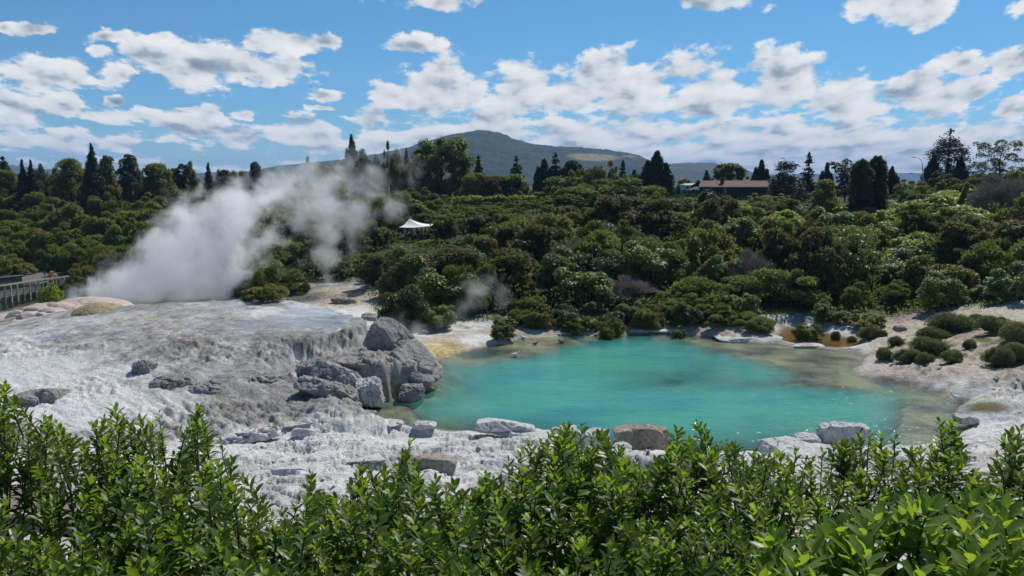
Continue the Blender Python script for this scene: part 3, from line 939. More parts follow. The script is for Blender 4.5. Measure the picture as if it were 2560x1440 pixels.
proto("tea_tree_shrub", [mk("tea_tree_shrub", i, thicket(2.5, 3.0, k, 10 + i, .30, .72), 6500, .30, .075, M_TEATREE, "tuft", .55) for i, k in enumerate((26, 32, 22, 29))])
proto("brown_shrub", [mk("brown_shrub", i, thicket(2.5, 3.0, k, 30 + i, .28, .8), 5600, .30, .11, M_BROWN, "tuft", .75) for i, k in enumerate((30, 26, 34))])
proto("broadleaf_shrub", [mk("broadleaf_shrub", i, thicket(2.5, 3.0, k, 40 + i, .29, .8), 5200, .22, .12, M_BROAD, "face", .55) for i, k in enumerate((27, 33, 24))])
proto("bright_shrub", [mk("bright_shrub", i, dome_lobes(2.5, 2.2, k, 60 + i, .32, .7), 3600, .34, .15, M_BRIGHT, "droop", .5) for i, k in enumerate((15, 19))])
proto("dark_shrub", [mk("dark_shrub", i, thicket(2.5, 3.2, k, 70 + i, .31, .85), 5600, .25, .12, M_BLUE, "face", .6) for i, k in enumerate((27, 33))])
proto("olive_shrub", [mk("olive_shrub", i, thicket(2.5, 3.0, k, 80 + i, .30, .75), 5600, .28, .11, M_OLIVE, "tuft", .6) for i, k in enumerate((26, 32))])
proto("heath_bush", [mk("heath_bush", i, dome_lobes(1.0, 1.15, k, 90 + i, .50, .9, .30), 5200, .17, .030, M_HEATH, "tuft", .55, h=.6, shell=.7, core=.6, gaps=.3) for i, k in enumerate((11, 14, 10))])
proto("rusty_shrub", [mk("rusty_shrub", 0, dome_lobes(2.0, 1.6, 9, 97, .34, .7), 1500, .30, .10, M_RUST, "tuft", .8, core=.45)])


def twig_mesh(name, R, h, n, mat, seed):
    """a leafless bush: thousands of thin grey twigs fanning up and out from forking limbs."""
    g = np.random.default_rng(seed)
    lob = np.array(dome_lobes(R, h, 16, seed, .34, .8, .4)); C, Rr = lob[:, :3], lob[:, 3:]
    k = g.integers(0, len(lob), n); d = unit(g.normal(size=(n, 3))); d[:, 2] = np.abs(d[:, 2]) * .9
    P = C[k] + d * Rr[k] * (.35 + .7 * g.random((n, 1)))
    L = unit(unit(P - np.array([0, 0, h * .15])) + g.normal(size=P.shape) * .28)
    N = unit(np.cross(L, g.normal(size=P.shape)))
    V, F, A = leaf_quads(P, N, L, .62, .035, g)
    return make_mesh(name, V, F, attrs={"leaf": A}, mats=mat)


proto("bare_shrub", [(twig_mesh("bare_shrub crown", 2.5, 3.0, 5200, M_GREY, 5 + i), trunk_mesh("bare_shrub trunk", 2.4, .10, M_GREY, 70 + i, 1.3, 7)) for i in range(2)])

PLANTS = []      # (object, kind, px, py centre, width px, height px)


def plant(kind, variant, loc, sx, sz, rz, group, name=None):
    c, t = PROTO[kind][variant % len(PROTO[kind])]
    root = empty(name or kind, loc, rz)
    root.scale = (sx * (.88 + .24 * random.random()), sx * (.88 + .24 * random.random()), sz)
    link("crown", c, root); link("trunk", t, root)
    cx, cy = proj(loc[0], loc[1], loc[2] + 1.6 * sz)
    PLANTS.append([root, kind, float(cx), float(cy), loc[1], sx, sz])
    root["group"] = group
    return root


# ------------------------------------------------------------------ scrub on the slope
def lerp_profile(pts):
    xs = [p[0] for p in pts]; ys = [p[1] for p in pts]
    return lambda x: float(np.interp(x, xs, ys))


SCRUB_FOOT = lerp_profile([(-200, 690), (60, 690), (200, 712), (240, 738), (500, 738), (600, 738), (640, 758), (690, 750), (740, 728), (790, 716), (900, 710), (935, 790), (1080, 812), (1250, 806), (1500, 805),
                           (1700, 800), (1950, 808), (2050, 806), (2140, 815), (2200, 800), (2300, 785), (2450, 775), (2700, 760)])
SCRUB_TOP = lerp_profile([(-200, 462), (0, 450), (200, 468), (400, 468), (500, 486), (650, 470), (860, 418), (1000, 405), (1060, 440), (1130, 505), (1380, 500), (1430, 455), (1490, 446),
                          (1600, 470), (1670, 486), (1930, 486), (2010, 500), (2150, 500), (2260, 466), (2350, 442), (2460, 430), (2560, 416), (2700, 410)])


def allowed(px, py_base, py_top, wpx, Y):
    if py_top < SCRUB_TOP(px) - 4: return False
    if py_base > SCRUB_FOOT(px) + 6: return False
    if px < 215 + wpx * .5 and Y < 100 and py_base > 640: return False                       # bridge, path and people
    if 40 < px + wpx * .4 and px - wpx * .4 < 118 and 88 < Y < 101: return False
    if abs(px - 1040) < 56 + wpx * .6 and Y < 112 and py_top < 603: return False  # pavilion
    if abs(px - 1040) < 50 and 104 < Y < 116: return False
    if 1125 - wpx * .5 < px < 1385 + wpx * .5 and Y < 152 and py_top < 512: return False     # hedge behind the pickets
    if abs(px - 2130) < 75 and Y < 74 and py_top < 700: return False
    return True


SCRUB_KINDS = [  # region test -> weights
    (lambda px, py: 2190 < px < 2430 and 475 < py < 640, dict(bright_shrub=.72, tea_tree_shrub=.14, olive_shrub=.1, brown_shrub=.04)),
    (lambda px, py: 1700 < px < 1960 and 505 < py < 570, dict(bright_shrub=.5, tea_tree_shrub=.3, brown_shrub=.2)),
    (lambda px, py: px > 1450 and py > 640, dict(broadleaf_shrub=.42, tea_tree_shrub=.40, dark_shrub=.08, olive_shrub=.10)),
    (lambda px, py: px > 1650 and py > 560, dict(tea_tree_shrub=.45, brown_shrub=.2, broadleaf_shrub=.2, olive_shrub=.1, dark_shrub=.05)),
    (lambda px, py: px < 700 and py < 520, dict(brown_shrub=.48, olive_shrub=.17, tea_tree_shrub=.3, dark_shrub=.05)),
    (lambda px, py: px < 700, dict(tea_tree_shrub=.62, olive_shrub=.28, broadleaf_shrub=.06, dark_shrub=.04)),
    (lambda px, py: px < 1130, dict(tea_tree_shrub=.5, brown_shrub=.25, broadleaf_shrub=.1, dark_shrub=.15)),
    (lambda px, py: py < 600, dict(tea_tree_shrub=.62, brown_shrub=.17, olive_shrub=.13, dark_shrub=.08)),
    (lambda px, py: True, dict(tea_tree_shrub=.5, brown_shrub=.2, broadleaf_shrub=.12, olive_shrub=.12, dark_shrub=.06)),
]
GROUPS = dict(tea_tree_shrub="olive tea tree shrubs of the scrub", brown_shrub="brownish shrubs of the scrub", broadleaf_shrub="glossy broad-leaved shrubs of the scrub",
              bright_shrub="bright green shrubs of the scrub", dark_shrub="dark green shrubs of the scrub", olive_shrub="yellowish olive shrubs of the scrub",
              heath_bush="low heath bushes on the shore", rusty_shrub="rust brown shrubs of the scrub", bare_shrub="bare grey shrubs of the scrub")


def scatter_scrub():
    g = np.random.default_rng(21)
    placed = []
    for row, Y0 in enumerate([60.5, 64.5, 69, 74, 79.5, 86, 94, 103, 113, 124, 136, 149, 163]):
        half = Y0 * 1330 / FPX
        step = 4.55 + .012 * (Y0 - 60)
        xs = np.arange(-half, half, step) + g.random() * step
        for x in xs:
            Y = Y0 + g.normal() * 1.6; x_ = x + g.normal() * .9
            z = ground_z(x_, Y) - .15
            px, pyb = proj(x_, Y, z); px, pyb = float(px), float(pyb)
            small = pyb > SCRUB_FOOT(px) - 28
            sx = (1.12 + .6 * g.random()) * (.62 if small else 1) * (1 + .0012 * (Y - 60)); sz = sx * (.64 + .62 * g.random() ** 1.3)
            if g.random() < .17 and not small: sx *= 1.45; sz *= 1.6
            elif g.random() < .2: sx *= .72; sz *= .75
            if px < 800: sz *= 1.05
            pyc = float(proj(x_, Y, z + 1.5 * sz)[1])
            for test, wts in SCRUB_KINDS:
                if test(px, pyc): break
            kind = g.choice(list(wts), p=np.array(list(wts.values())) / sum(wts.values()))
            if g.random() < .02: kind = "bare_shrub"
            elif g.random() < .02 and Y < 100: kind = "rusty_shrub"
            ok = False
            for _ in range(3):
                top = float(proj(x_, Y, z + 3.0 * sz)[1]); w = 5.0 * sx * FPX / Y
                if allowed(px, pyb, top, w, Y): ok = True; break
                sx *= .8; sz *= .68
            if not ok: continue
            placed.append((kind, x_, Y, z, sx, sz, g.random() * 6.28))
    return placed


SCRUB = scatter_scrub()
g = np.random.default_rng(33)
for i in range(9):         # scrub right below the picket fence
    px = 1140 + 30 * i + 8 * g.normal(); Y = 136 + 6 * g.random(); x = XY(px, Y, 7)[0]; z = ground_z(x, Y) - .2
    top = 513 + 9 * g.random(); hh = max(1.5, D(px, top, Y)[2] - z)
    SCRUB.append((["tea_tree_shrub", "brown_shrub", "olive_shrub", "tea_tree_shrub"][i % 4], x, Y, z, 1.05 + .2 * g.random(), hh / 3.0, g.random() * 6))
for i in range(6):         # and low bushes just behind the crest of the mound
    px = 615 + 27 * i + 8 * g.normal(); Y = 76.5 + 2.5 * g.random(); x = XY(px, Y, 1)[0]; z = ground_z(x, Y) - .1
    SCRUB.append((["tea_tree_shrub", "olive_shrub", "tea_tree_shrub", "brown_shrub"][i % 4], x, Y, z, .55 + .25 * g.random(), .5 + .3 * g.random(), g.random() * 6))
px = 1265.0
while px < 1960:           # low growth coming down to the pale rim of the far shore
    p = W(px, 813 + 7 * g.random(), .5); z = ground_z(p[0], p[1])
    r = .38 + .30 * g.random()
    SCRUB.append((["tea_tree_shrub", "olive_shrub", "broadleaf_shrub", "tea_tree_shrub", "dark_shrub"][int(g.integers(5))], p[0], p[1] + 1.6 * r, z - .1, r, r * (.7 + .5 * g.random()), g.random() * 6))
    px += 34 + 22 * g.random()
for i, (kind, x, Y, z, sx, sz, rz) in enumerate(SCRUB):
    plant(kind, i, (x, Y, z), sx, sz, rz, GROUPS[kind])
print("scrub", len(SCRUB))


def plant_px(kind, px, py_base, w, h, Y=None, z=None, label=None, variant=0, cat="shrub", rz=None, name=None, group=None, unit_r=2.5, unit_h=3.0):
    """a shrub standing at a picked spot: w, h its visible size in photo pixels"""
    on_y = Y is not None
    if Y is None:
        t = W(px, py_base, .5); zz = ground_z(t[0], t[1])
        for _ in range(6):
            t = W(px, py_base, zz); zz = ground_z(t[0], t[1])
        x, Y, z = t[0], t[1], zz
    else:
        x = XY(px, Y, 4)[0]; z = ground_z(x, Y)
        top = D(px, py_base - h, Y)[2]
        h = max(.4, top - z) * FPX / (Y * CP - (z - CAM_H) * SP)
    k = FPX / (Y * CP - (z - CAM_H) * SP)
    sx = w / k / (2 * unit_r); sz = h / k / unit_h
    o = plant(kind, variant, (x, Y, z - .06), sx, sz, random.random() * 6.28 if rz is None else rz, group or GROUPS[kind], name)
    if py_base is not None and not on_y:      # the crown spreads towards the viewer too: stand it back by half its depth
        yb = o.location.y + .15 * sx * unit_r; xb = o.location.x * yb / o.location.y
        o.location = (xb, yb, ground_z(xb, yb) - .06)
    if label: tag(o, label, cat); PLANTS[-1].append("named")
    return o


# picked out shrubs
plant_px("bright_shrub", 131, 762, 58, 62, label="round bright green bush at the foot of the wooden footbridge", variant=0, unit_h=2.6, cat="bush")
plant_px("olive_shrub", 205, 752, 80, 92, Y=80, label="olive bush between the footbridge railing end and the big steam plume", variant=1, cat="bush")
plant_px("tea_tree_shrub", 168, 745, 60, 48, Y=78.5, label="low olive bush right behind the round bright green bush by the footbridge", variant=2, cat="bush")
plant_px("dark_shrub", 1000, 818, 150, 118, label="big dark green bush behind the tilted grey slabs at the pool's far left", variant=0)
plant_px("broadleaf_shrub", 1085, 822, 110, 70, label="grey green bush on the lower right side of the big dark green bush", variant=1)
plant_px("dark_shrub", 1135, 725, 160, 118, Y=79, label="tall almost black green shrub mass below the white canopy", variant=1)
plant_px("dark_shrub", 1352, 708, 190, 120, Y=82, label="broad dark green shrub in the middle of the slope, above the far pool shore", variant=0)
plant_px("broadleaf_shrub", 1572, 740, 125, 100, Y=74, label="silvery speckled broad-leaved shrub in the middle of the lower slope", variant=2)
plant_px("broadleaf_shrub", 1810, 735, 150, 95, Y=73, label="silvery broad-leaved shrub right of the middle of the lower slope", variant=0)
plant_px("bare_shrub", 2492, 600, 185, 160, Y=104, label="large bare grey shrub with forked stems on the right hillside", variant=0)
plant_px("bare_shrub", 2395, 660, 120, 110, Y=95, label="smaller bare grey shrub in front of the large bare grey one on the right hillside", variant=1)
plant_px("tea_tree_shrub", 1490, 530, 320, 95, Y=132, label="wide olive knoll of tea tree below the distant bare brown hill patch", variant=1)
plant_px("olive_shrub", 1633, 560, 105, 90, Y=118, label="pale olive rounded shrub on the slope left of the red roofed building", variant=0)
plant_px("bright_shrub", 1070, 618, 70, 20, Y=103, label="yellow green low bush directly below the white canopy deck", variant=1, unit_h=2.6)
plant_px("dark_shrub", 948, 640, 80, 85, Y=103, label="dark green shrub just left of the white canopy", variant=1)
plant_px("dark_shrub", 1112, 620, 70, 85, Y=104, label="dark green shrub hard against the right pole of the white canopy", variant=0)
for px, pb, w, h, Y, kind, v_, lab in [
    (1780, 575, 120, 110, 112, "dark_shrub", 0, "tall dark rounded shrub below the red roofed building, standing over bright ferns"),
    (1700, 620, 90, 75, 106, "brown_shrub", 1, "brown dark shrub down the slope from the pale olive rounded one"),
    (2060, 560, 80, 95, 116, "olive_shrub", 0, "upright yellowish shrub left of the twin shaggy trees, lower half"),
    (1240, 610, 100, 80, 104, "brown_shrub", 2, "tall brownish shrub right of the white canopy"),
    (1430, 640, 110, 80, 98, "tea_tree_shrub", 3, "tall olive shrub right of the broad dark green one, higher up the slope"),
    (1580, 630, 90, 70, 100, "dark_shrub", 1, "dark shrub above the silvery speckled one in the middle slope"),
    (1900, 640, 130, 85, 98, "tea_tree_shrub", 0, "wide olive shrub below the bright ferns, middle right of the slope"),
    (2270, 720, 140, 110, 78, "broadleaf_shrub", 2, "large silvery leafed shrub right of the light green leafy tree"),
    (2340, 745, 130, 90, 76, "broadleaf_shrub", 0, "silvery leafed shrub lower right of the large silvery one"),
    (2480, 740, 150, 85, 80, "tea_tree_shrub", 1, "olive shrub on the right slope above the low wide heath bush"),
    (2000, 730, 120, 85, 76, "broadleaf_shrub", 1, "leafy shrub left of the light green leafy tree"),
    (320, 640, 100, 95, 108, "broadleaf_shrub", 2, "round glossy green shrub left of the steam, halfway up the slope"),
    (250, 700, 120, 75, 90, "tea_tree_shrub", 2, "large olive bush right above the footbridge's far end"),
    (30, 705, 110, 70, 92, "olive_shrub", 1, "olive bush at the left edge in front of the asphalt path's near side"),
    (70, 672, 120, 75, 106, "tea_tree_shrub", 0, "dark olive bush behind the far end of the asphalt path"),
    (140, 690, 95, 100, 97, "tea_tree_shrub", 3, "tall dark olive bush overhanging the asphalt path, behind the people"),
    (200, 690, 110, 95, 94, "tea_tree_shrub", 1, "tall olive bush behind the people at the footbridge"),
    (-10, 665, 110, 75, 108, "tea_tree_shrub", 2, "dark olive bush behind the path, cut off by the left photo edge"),
    (880, 590, 110, 90, 112, "brown_shrub", 0, "brown shrub showing through the thin rear steam"),
]:
    plant_px(kind, px, pb, w, h, Y=Y, label=lab, variant=v_)
for k, (px, pb, w, h, kind, lab) in enumerate([
    (1258, 853, 78, 45, "broadleaf_shrub", "leafy green bush with reddish stems at the pool's far left shore"),
    (1525, 818, 78, 50, "tea_tree_shrub", "round grey green bush at the water's edge in the middle of the far shore"),
    (1340, 818, 82, 46, "olive_shrub", "low olive bush on the far shore, right of the leafy bush with reddish stems"),
    (1425, 815, 66, 40, "broadleaf_shrub", "low grey green bush on the far shore, left of the round water's edge bush"),
    (1698, 822, 34, 26, "broadleaf_shrub", "small leafy bush alone on the pale rock shelf of the far shore"),
    (1648, 810, 34, 22, "olive_shrub", "tiny olive bush at the back of the pale rock shelf"),
    (1780, 812, 120, 42, "tea_tree_shrub", "low spreading bush on the far shore, left of the amber pool"),
    (1875, 822, 120, 48, "tea_tree_shrub", "spreading bush overhanging the pale shelf, nearest the amber pool on its left"),
    (1905, 833, 50, 26, "heath_bush", "small dark bush in front of the spreading bush by the amber pool"),
    (2020, 817, 70, 52, "tea_tree_shrub", "round bush at the back edge of the amber pool"),
    (2075, 812, 45, 32, "tea_tree_shrub", "small round bush behind the amber pool, right of the other"),
    (2160, 820, 110, 40, "olive_shrub", "low yellowish bush right behind the amber pool's pale bank"),
]):
    if kind == "heath_bush": plant_px(kind, px, pb, w, h, label=lab, variant=k, unit_r=1.0, unit_h=1.2, cat="bush")
    else: plant_px(kind, px, pb, w, h, label=lab, variant=k, cat="bush")
for k, (px, pb, w, h, lab) in enumerate([
    (2212, 902, 42, 34, "small heath bush nearest the water on the right shore"),
    (2240, 866, 32, 26, "small heath bush behind the one nearest the water, right shore"),
    (2262, 908, 62, 38, "greyish wind-swept heath bush on the right shore, second from the water"),
    (2325, 890, 92, 48, "widest rounded heath bush in the middle of the right shore"),
    (2330, 848, 70, 30, "heath bush behind the widest one on the right shore"),
    (2312, 912, 50, 34, "brown tipped leaning heath bush in front of the widest one"),
    (2378, 908, 54, 36, "grey green heath bush right of the brown tipped leaning one"),
    (2424, 874, 36, 26, "small lone heath bush on the yellowed grass of the right shore"),
    (2487, 914, 70, 48, "round heath bush at the right end of the heath bushes"),
    (2535, 902, 66, 46, "dark heath bush at the right photo edge, beside the round one"),
    (2540, 862, 90, 52, "dark heath bush at the right photo edge, upper of two"),
    (2495, 832, 88, 42, "low wide heath bush at the foot of the right slope, below pale bank"),
    (2450, 815, 60, 30, "low heath bush left of the low wide one at the slope foot"),
    (2372, 832, 118, 48, "large spreading heath bush at the top of the right shore"),
    (2168, 850, 56, 36, "heath bush on the pale bank right of the amber pool"),
    (2205, 845, 28, 24, "small heath bush beside the one right of the amber pool"),
    (2130, 850, 22, 16, "tiny heath bush on the rim of the amber pool"),
    (2088, 836, 24, 22, "small round heath bush on white ground behind the amber pool"),
    (2046, 859, 16, 14, "tiny dark tuft on the white islet in front of the amber pool"),
]):
    plant_px("heath_bush", px, pb, w * 1.0, h * 1.0, label=lab, variant=k, unit_r=1.0, unit_h=1.15, cat="bush")
plant_px("bright_shrub", 2400, 828, 66, 46, label="bright yellow green leafy bush at the top of the right shore", variant=1, unit_h=2.6, cat="bush")


# ------------------------------------------------------------------ undergrowth that fills the slope between the shrubs
def undergrowth():
    g = np.random.default_rng(77)
    n = 120000
    Y = np.exp(g.uniform(math.log(61), math.log(175), n)); px = g.uniform(-80, 2640, n)
    depth = Y * CP + 6 * SP
    x = (px - 1280) / FPX * depth
    z = ground_zs(x, Y)
    pxx, pyb = proj(x, Y, z)
    foot = np.interp(pxx, *zip(*[(p, SCRUB_FOOT(p)) for p in range(-200, 2720, 20)]))
    keep = (pyb < foot - 2) & ~((pxx < 215) & (Y < 101)) & ~((np.abs(pxx - 1040) < 45) & (Y > 106) & (Y < 114))
    x, Y, z = x[keep], Y[keep], z[keep]
    n = len(x)
    hump = np.clip(.55 + .9 * vnoise(x * .35, Y * .35), .1, 1.5)
    P = np.stack([x, Y, z + hump * g.random(n) * 1.9], 1)
    L = unit(g.normal(size=P.shape) * .6 + np.array([0, 0, .9])); N = unit(np.cross(L, g.normal(size=P.shape)) + np.array([0, -.2, .6]))
    V, F, A = leaf_quads(P, N, L, .36, .11, g)
    me = make_mesh("undergrowth", V, F, attrs={"leaf": A}, mats=M_TEATREE)
    tag(link("undergrowth", me), kind="stuff")


undergrowth()
# ------------------------------------------------------------------ trees
def cone_crown(name, h, r, seed, mat, n, length=.5, width=.16, low=.06, power=.85, branches=60, droop=-.12, spread=.16, tip=0.0, mode="droop", gap=0.0, prof=None):
    """whorled conifer crown: leaves along many separate branches, open between them"""
    g = np.random.default_rng(seed)
    Vb = []
    t_b = np.sort(low + (1 - low) * g.random(branches) ** 1.15)
    a_b = np.cumsum(2.399963 + g.normal(size=branches) * .4)
    if prof is None:
        R_b = r * np.clip((1 - t_b) ** power + tip, .03, 1) * (.72 + .45 * g.random(branches))
    else:
        R_b = r * np.interp(t_b, [p[0] for p in prof], [p[1] for p in prof]) * (.72 + .45 * g.random(branches))
    wts = R_b ** 1.4 + .02 * r
    k = g.choice(branches, n, p=wts / wts.sum())
    s = g.random(n) ** .62
    s = np.where(g.random(n) < gap, 1 - .35 * g.random(n), s)
    rad = s * R_b[k]
    pos = np.stack([rad * np.cos(a_b[k]), rad * np.sin(a_b[k]), t_b[k] * h + droop * rad + .05 * h * 0], 1)
    fat = (spread * R_b[k] * (1.25 - .8 * s) + .05 * r)[:, None]
    off = g.normal(size=(n, 3)) * fat * np.array([1, 1, .55])
    P = pos + off
    P[:, 2] = np.clip(P[:, 2], .02 * h, h * 1.01)
    outd = np.stack([np.cos(a_b[k]), np.sin(a_b[k]), np.full(n, .15 if mode == "droop" else .9)], 1)
    L = unit(outd + g.normal(size=P.shape) * .45)
    N = unit(np.cross(L, g.normal(size=P.shape)) + np.array([0, 0, .5]))
    V, F, A = leaf_quads(P, N, L, length, width, g)
    # a leader at the very tip
    m = max(24, n // 60)
    Pt = np.stack([g.normal(size=m) * .02 * r, g.normal(size=m) * .02 * r, h * (1 - .07 * g.random(m))], 1)
    Lt = unit(g.normal(size=Pt.shape) * .35 + np.array([0, 0, 1])); Nt = unit(np.cross(Lt, g.normal(size=Pt.shape)))
    V2, F2, A2 = leaf_quads(Pt, Nt, Lt, length * .8, width * .7, g)
    return make_mesh(name, np.concatenate([V, V2]), np.concatenate([F, F2 + len(V)]), attrs={"leaf": np.concatenate([A, A2])}, mats=mat)


TREES = []


def cone_lobes(h, r, seed, ox=0.0, oy=0.0, low=.02, power=.9, tip=.03, prof=None, ragged=.25):
    """a dense crown narrowing to a point: overlapping tufts round a leader"""
    g = np.random.default_rng(seed)
    out = []
    t = low
    i = 0
    while t < .97:
        rt = r * (np.interp(t, [q[0] for q in prof], [q[1] for q in prof]) if prof else (1 - t) ** power + tip)
        zz = max(.55 * rt, h * .035)
        for k in range(4 if rt > .25 * r else 2):
            a = 2.399963 * i + g.normal() * .3; i += 1
            d = rt * (.52 + ragged * g.random())
            q = rt * (.40 + .22 * g.random())
            out.append((ox + d * math.cos(a), oy + d * math.sin(a), t * h + zz * .4, q, q, zz * (.8 + .5 * g.random())))
        out.append((ox, oy, t * h + zz * .5, rt * .62, rt * .62, zz * 1.1))
        t += max(.035, zz / h * .72)
    out.append((ox, oy, h * .955, r * tip * 1.6 + .10, r * tip * 1.6 + .10, h * .05))
    return out


def tree(kind, px, py_top, py_base, wpx, Y, label, seed=0, mat=None, name="tree", cat="tree", group=None, n=None, bark=None, **kw):
    xy = XY(px, Y, 8); gz_ = ground_z(xy[0], Y)
    top = D(px, py_top, Y)[2]
    h = max(2.0, top - gz_)
    k = FPX / (Y * CP + 3 * SP)
    r = wpx / k / 2 * dict(cone=1.25, spruce=1.25, column=1.1, broad=1.12, podocarp=1.25, cedar=1.1, redwood=1.1).get(kind, 1.05)
    base_vis = D(px, py_base, Y)[2] - gz_          # height of the lowest visible foliage above the ground
    root = empty(name, (xy[0], Y, gz_ - .1))
    bark = bark or M_BARKD
    ls = max(.30, Y / 190 * .55)                    # leaf clusters sized for the distance
    low = max(.03, min(.5, base_vis / h * .6))
    if kind in ("cone", "multi", "column"):
        if kind == "cone": lob = cone_lobes(h, r * .80, seed, low=.03, power=.95)
        elif kind == "column": lob = cone_lobes(h, r * .95, seed, low=.03, prof=[(0, .75), (.3, 1), (.55, .8), (.7, .95), (.85, .7), (.95, .4), (1, .1)], ragged=.5)
        else:
            lob = []
            for q, (ox, oy, hh, rr_) in enumerate([(0, 0, 1.0, .58), (-.50, .1, .80, .50), (.50, .0, .76, .50), (.18, .3, .90, .48), (-.22, -.3, .70, .55)]):
                lob += cone_lobes(h * hh, r * rr_, seed + q, ox * r, oy * r, .03, .7, .10, None, .4)
        me = crown_mesh("crown", lob, n or 8000, ls * .85, ls * .34, mat or M_CONIFER, seed, "tuft", .75, core=.72, shell=.75, gaps=.18)
    elif kind == "spruce":
        me = cone_crown("crown", h, r, seed, mat or M_CONIFER, n or 5200, ls * 1.1, ls * .42, low, .80, 64, -.22, .13, .03)
    elif kind == "column":
        me = cone_crown("crown", h, r, seed, mat or M_CONIFER, n or 6500, ls * 1.1, ls * .5, low, .5, 130, .20, .40, .10, mode="up", prof=[(0, .7), (.3, 1), (.7, .85), (.9, .5), (1, .08)])
    elif kind == "cedar":
        me = cone_crown("crown", h, r, seed, mat or M_CONIFER, n or 8000, ls * 1.0, ls * .44, low, .5, 44, -.10, .12, .05, prof=[(0, 1), (.25, .95), (.55, .62), (.8, .40), (.95, .36), (1, .3)])
    elif kind == "redwood":
        me = cone_crown("crown", h, r, seed, mat or M_CONIFER, n or 9000, ls, ls * .44, .04, .6, 90, -.06, .17, .05, prof=[(0, .9), (.22, .95), (.33, .65), (.41, .16), (.47, .22), (.52, 1.0), (.62, .88), (.78, .5), (.9, .28), (1, .04)])
    elif kind in ("round", "loose", "podocarp", "broad", "flat"):
        g = np.random.default_rng(seed)
        lob = []
        nl = dict(round=34, loose=26, podocarp=30, broad=26, flat=26)[kind]
        c0 = h * low
        for i in range(nl):
            t = (i + .5) / nl
            zc = c0 + (h - c0) * (.12 + .80 * (1 - t))
            if kind == "round": rad = r * .80 * math.sin(math.pi * min(1, .16 + .84 * (t * .92 + .05))) ** .7
            elif kind == "podocarp": rad = r * (.15 + .78 * t ** .8) * (.5 + .6 * g.random())
            elif kind == "flat": rad = r * (.75 if t < .45 else .45) * g.random() ** .4
            elif kind == "loose": rad = r * (.55 + .45 * (1 - abs(2 * t - .7))) * g.random() ** .45
            else: rad = r * (.25 + .6 * t ** .7) * (.8 + .3 * g.random())
            a = 2.4 * i + g.normal() * .5
            rr = r * dict(round=.30, loose=.22, podocarp=.30, broad=.32, flat=.30)[kind] * (.7 + .6 * g.random())
            zz = rr * dict(round=.85, loose=.55, podocarp=.75, broad=1.0, flat=.45)[kind]
            lob.append((rad * math.cos(a), rad * math.sin(a), min(zc, h - zz), rr, rr, zz))
        lob.append((0, 0, h - r * .2, r * .24, r * .24, r * .2))
        if kind == "loose":    # long sprays reaching out to the side and up
            for i in range(9):
                a = g.random() * 6.28; e = .45 + .55 * g.random()
                lob.append((r * e * math.cos(a), r * e * math.sin(a), h * (.62 + .36 * g.random()), r * .16, r * .16, r * .10))
        me = crown_mesh("crown", lob, n or dict(round=9000, loose=3600, podocarp=6400, broad=5200, flat=4600)[kind], ls * dict(round=.9).get(kind, 1.0), ls * dict(round=.55, loose=.32).get(kind, .36),
                        mat or M_DECID, seed, "face" if kind == "round" else "tuft", .7, core=dict(round=.72, loose=0, podocarp=.5, broad=.7, flat=.35)[kind], shell=.6, gaps=dict(loose=.35).get(kind, .25))
    link("crown", me, root)
    tr = trunk_mesh("trunk", h * (.92 if kind in ("cone", "spruce", "column", "redwood", "cedar") else .75), max(.16, min(.6, h * .022)), bark, seed + 3, r * .6, 5 if kind in ("loose", "round", "flat", "podocarp", "broad") else 2)
    link("trunk", tr, root)
    tag(root, label, cat, group)
    TREES.append(root)
    return root


M_BRIGHTLEAF = leaf_mat("light green glossy leaves", (.06, .10, .022), (.18, .25, .06), (.30, .40, .06), rough=.4, spec=.4)
TG = "trees along the skyline"
tree("spruce", 15, 390, 450, 44, 190, "small blue green conifer at the far left end of the skyline", 1, M_CONIFER2, group=TG)
tree("broad", 16, 425, 470, 70, 172, "yellow green tree crown at the left edge under the blue green conifer", 2, M_OLIVE, group=TG)
tree("cone", 62, 398, 490, 44, 165, "dark cypress with two blunt tips, left half, near the left end of the skyline", 3, group=TG)
tree("cone", 84, 400, 488, 48, 166, "dark cypress with two blunt tips, right half, near the left end of the skyline", 4, group=TG)
tree("podocarp", 180, 395, 480, 84, 176, "loose olive tree with ragged sprays, left of the tallest pointed cypress", 5, M_OLIVE, group=TG)
tree("cone", 237, 356, 490, 74, 160, "tall dark cypress with a long needle tip, the most pointed on the left skyline", 6, group=TG)
tree("podocarp", 272, 388, 480, 52, 163, "olive tree leaning on the right flank of the tallest pointed cypress", 7, M_OLIVE, group=TG)
tree("podocarp", 328, 384, 475, 66, 170, "upright ragged native conifer with stacked sprays, third tall tree from the left", 8, M_CONIFER2, group=TG)
tree("podocarp", 396, 408, 470, 74, 175, "low olive ragged tree right of the upright ragged conifer", 9, M_OLIVE, group=TG)
tree("flat", 458, 409, 450, 48, 185, "thin umbrella shaped tree standing alone against the clouds", 10, M_CONIFER2, group=TG)
tree("cone", 525, 404, 520, 44, 146, "slim dark cypress in front of the scrub, left of the steam", 11, M_CONIFER2, group=TG)
tree("podocarp", 566, 424, 480, 44, 160, "small olive conifer just right of the slim dark cypress", 12, M_CONIFER2, group=TG)
tree("podocarp", 642, 404, 460, 34, 185, "small dark tree poking out at the upper left rim of the pale steam", 13, M_CONIFER, group=TG)
tree("multi", 882, 335, 425, 46, 195, "tall dark native pine above the steam, left of the mountain", 14, M_CONIFER2, group=TG)
tree("podocarp", 866, 396, 430, 34, 190, "short dark tree at the left foot of the tall pine above the steam", 15, M_CONIFER, group=TG)
tree("cone", 994, 390, 440, 28, 230, "shorter of two dark pointed conifers left of the big round tree", 16, group=TG)
tree("cone", 1018, 373, 440, 40, 228, "taller of two dark pointed conifers left of the big round tree", 17, group=TG)
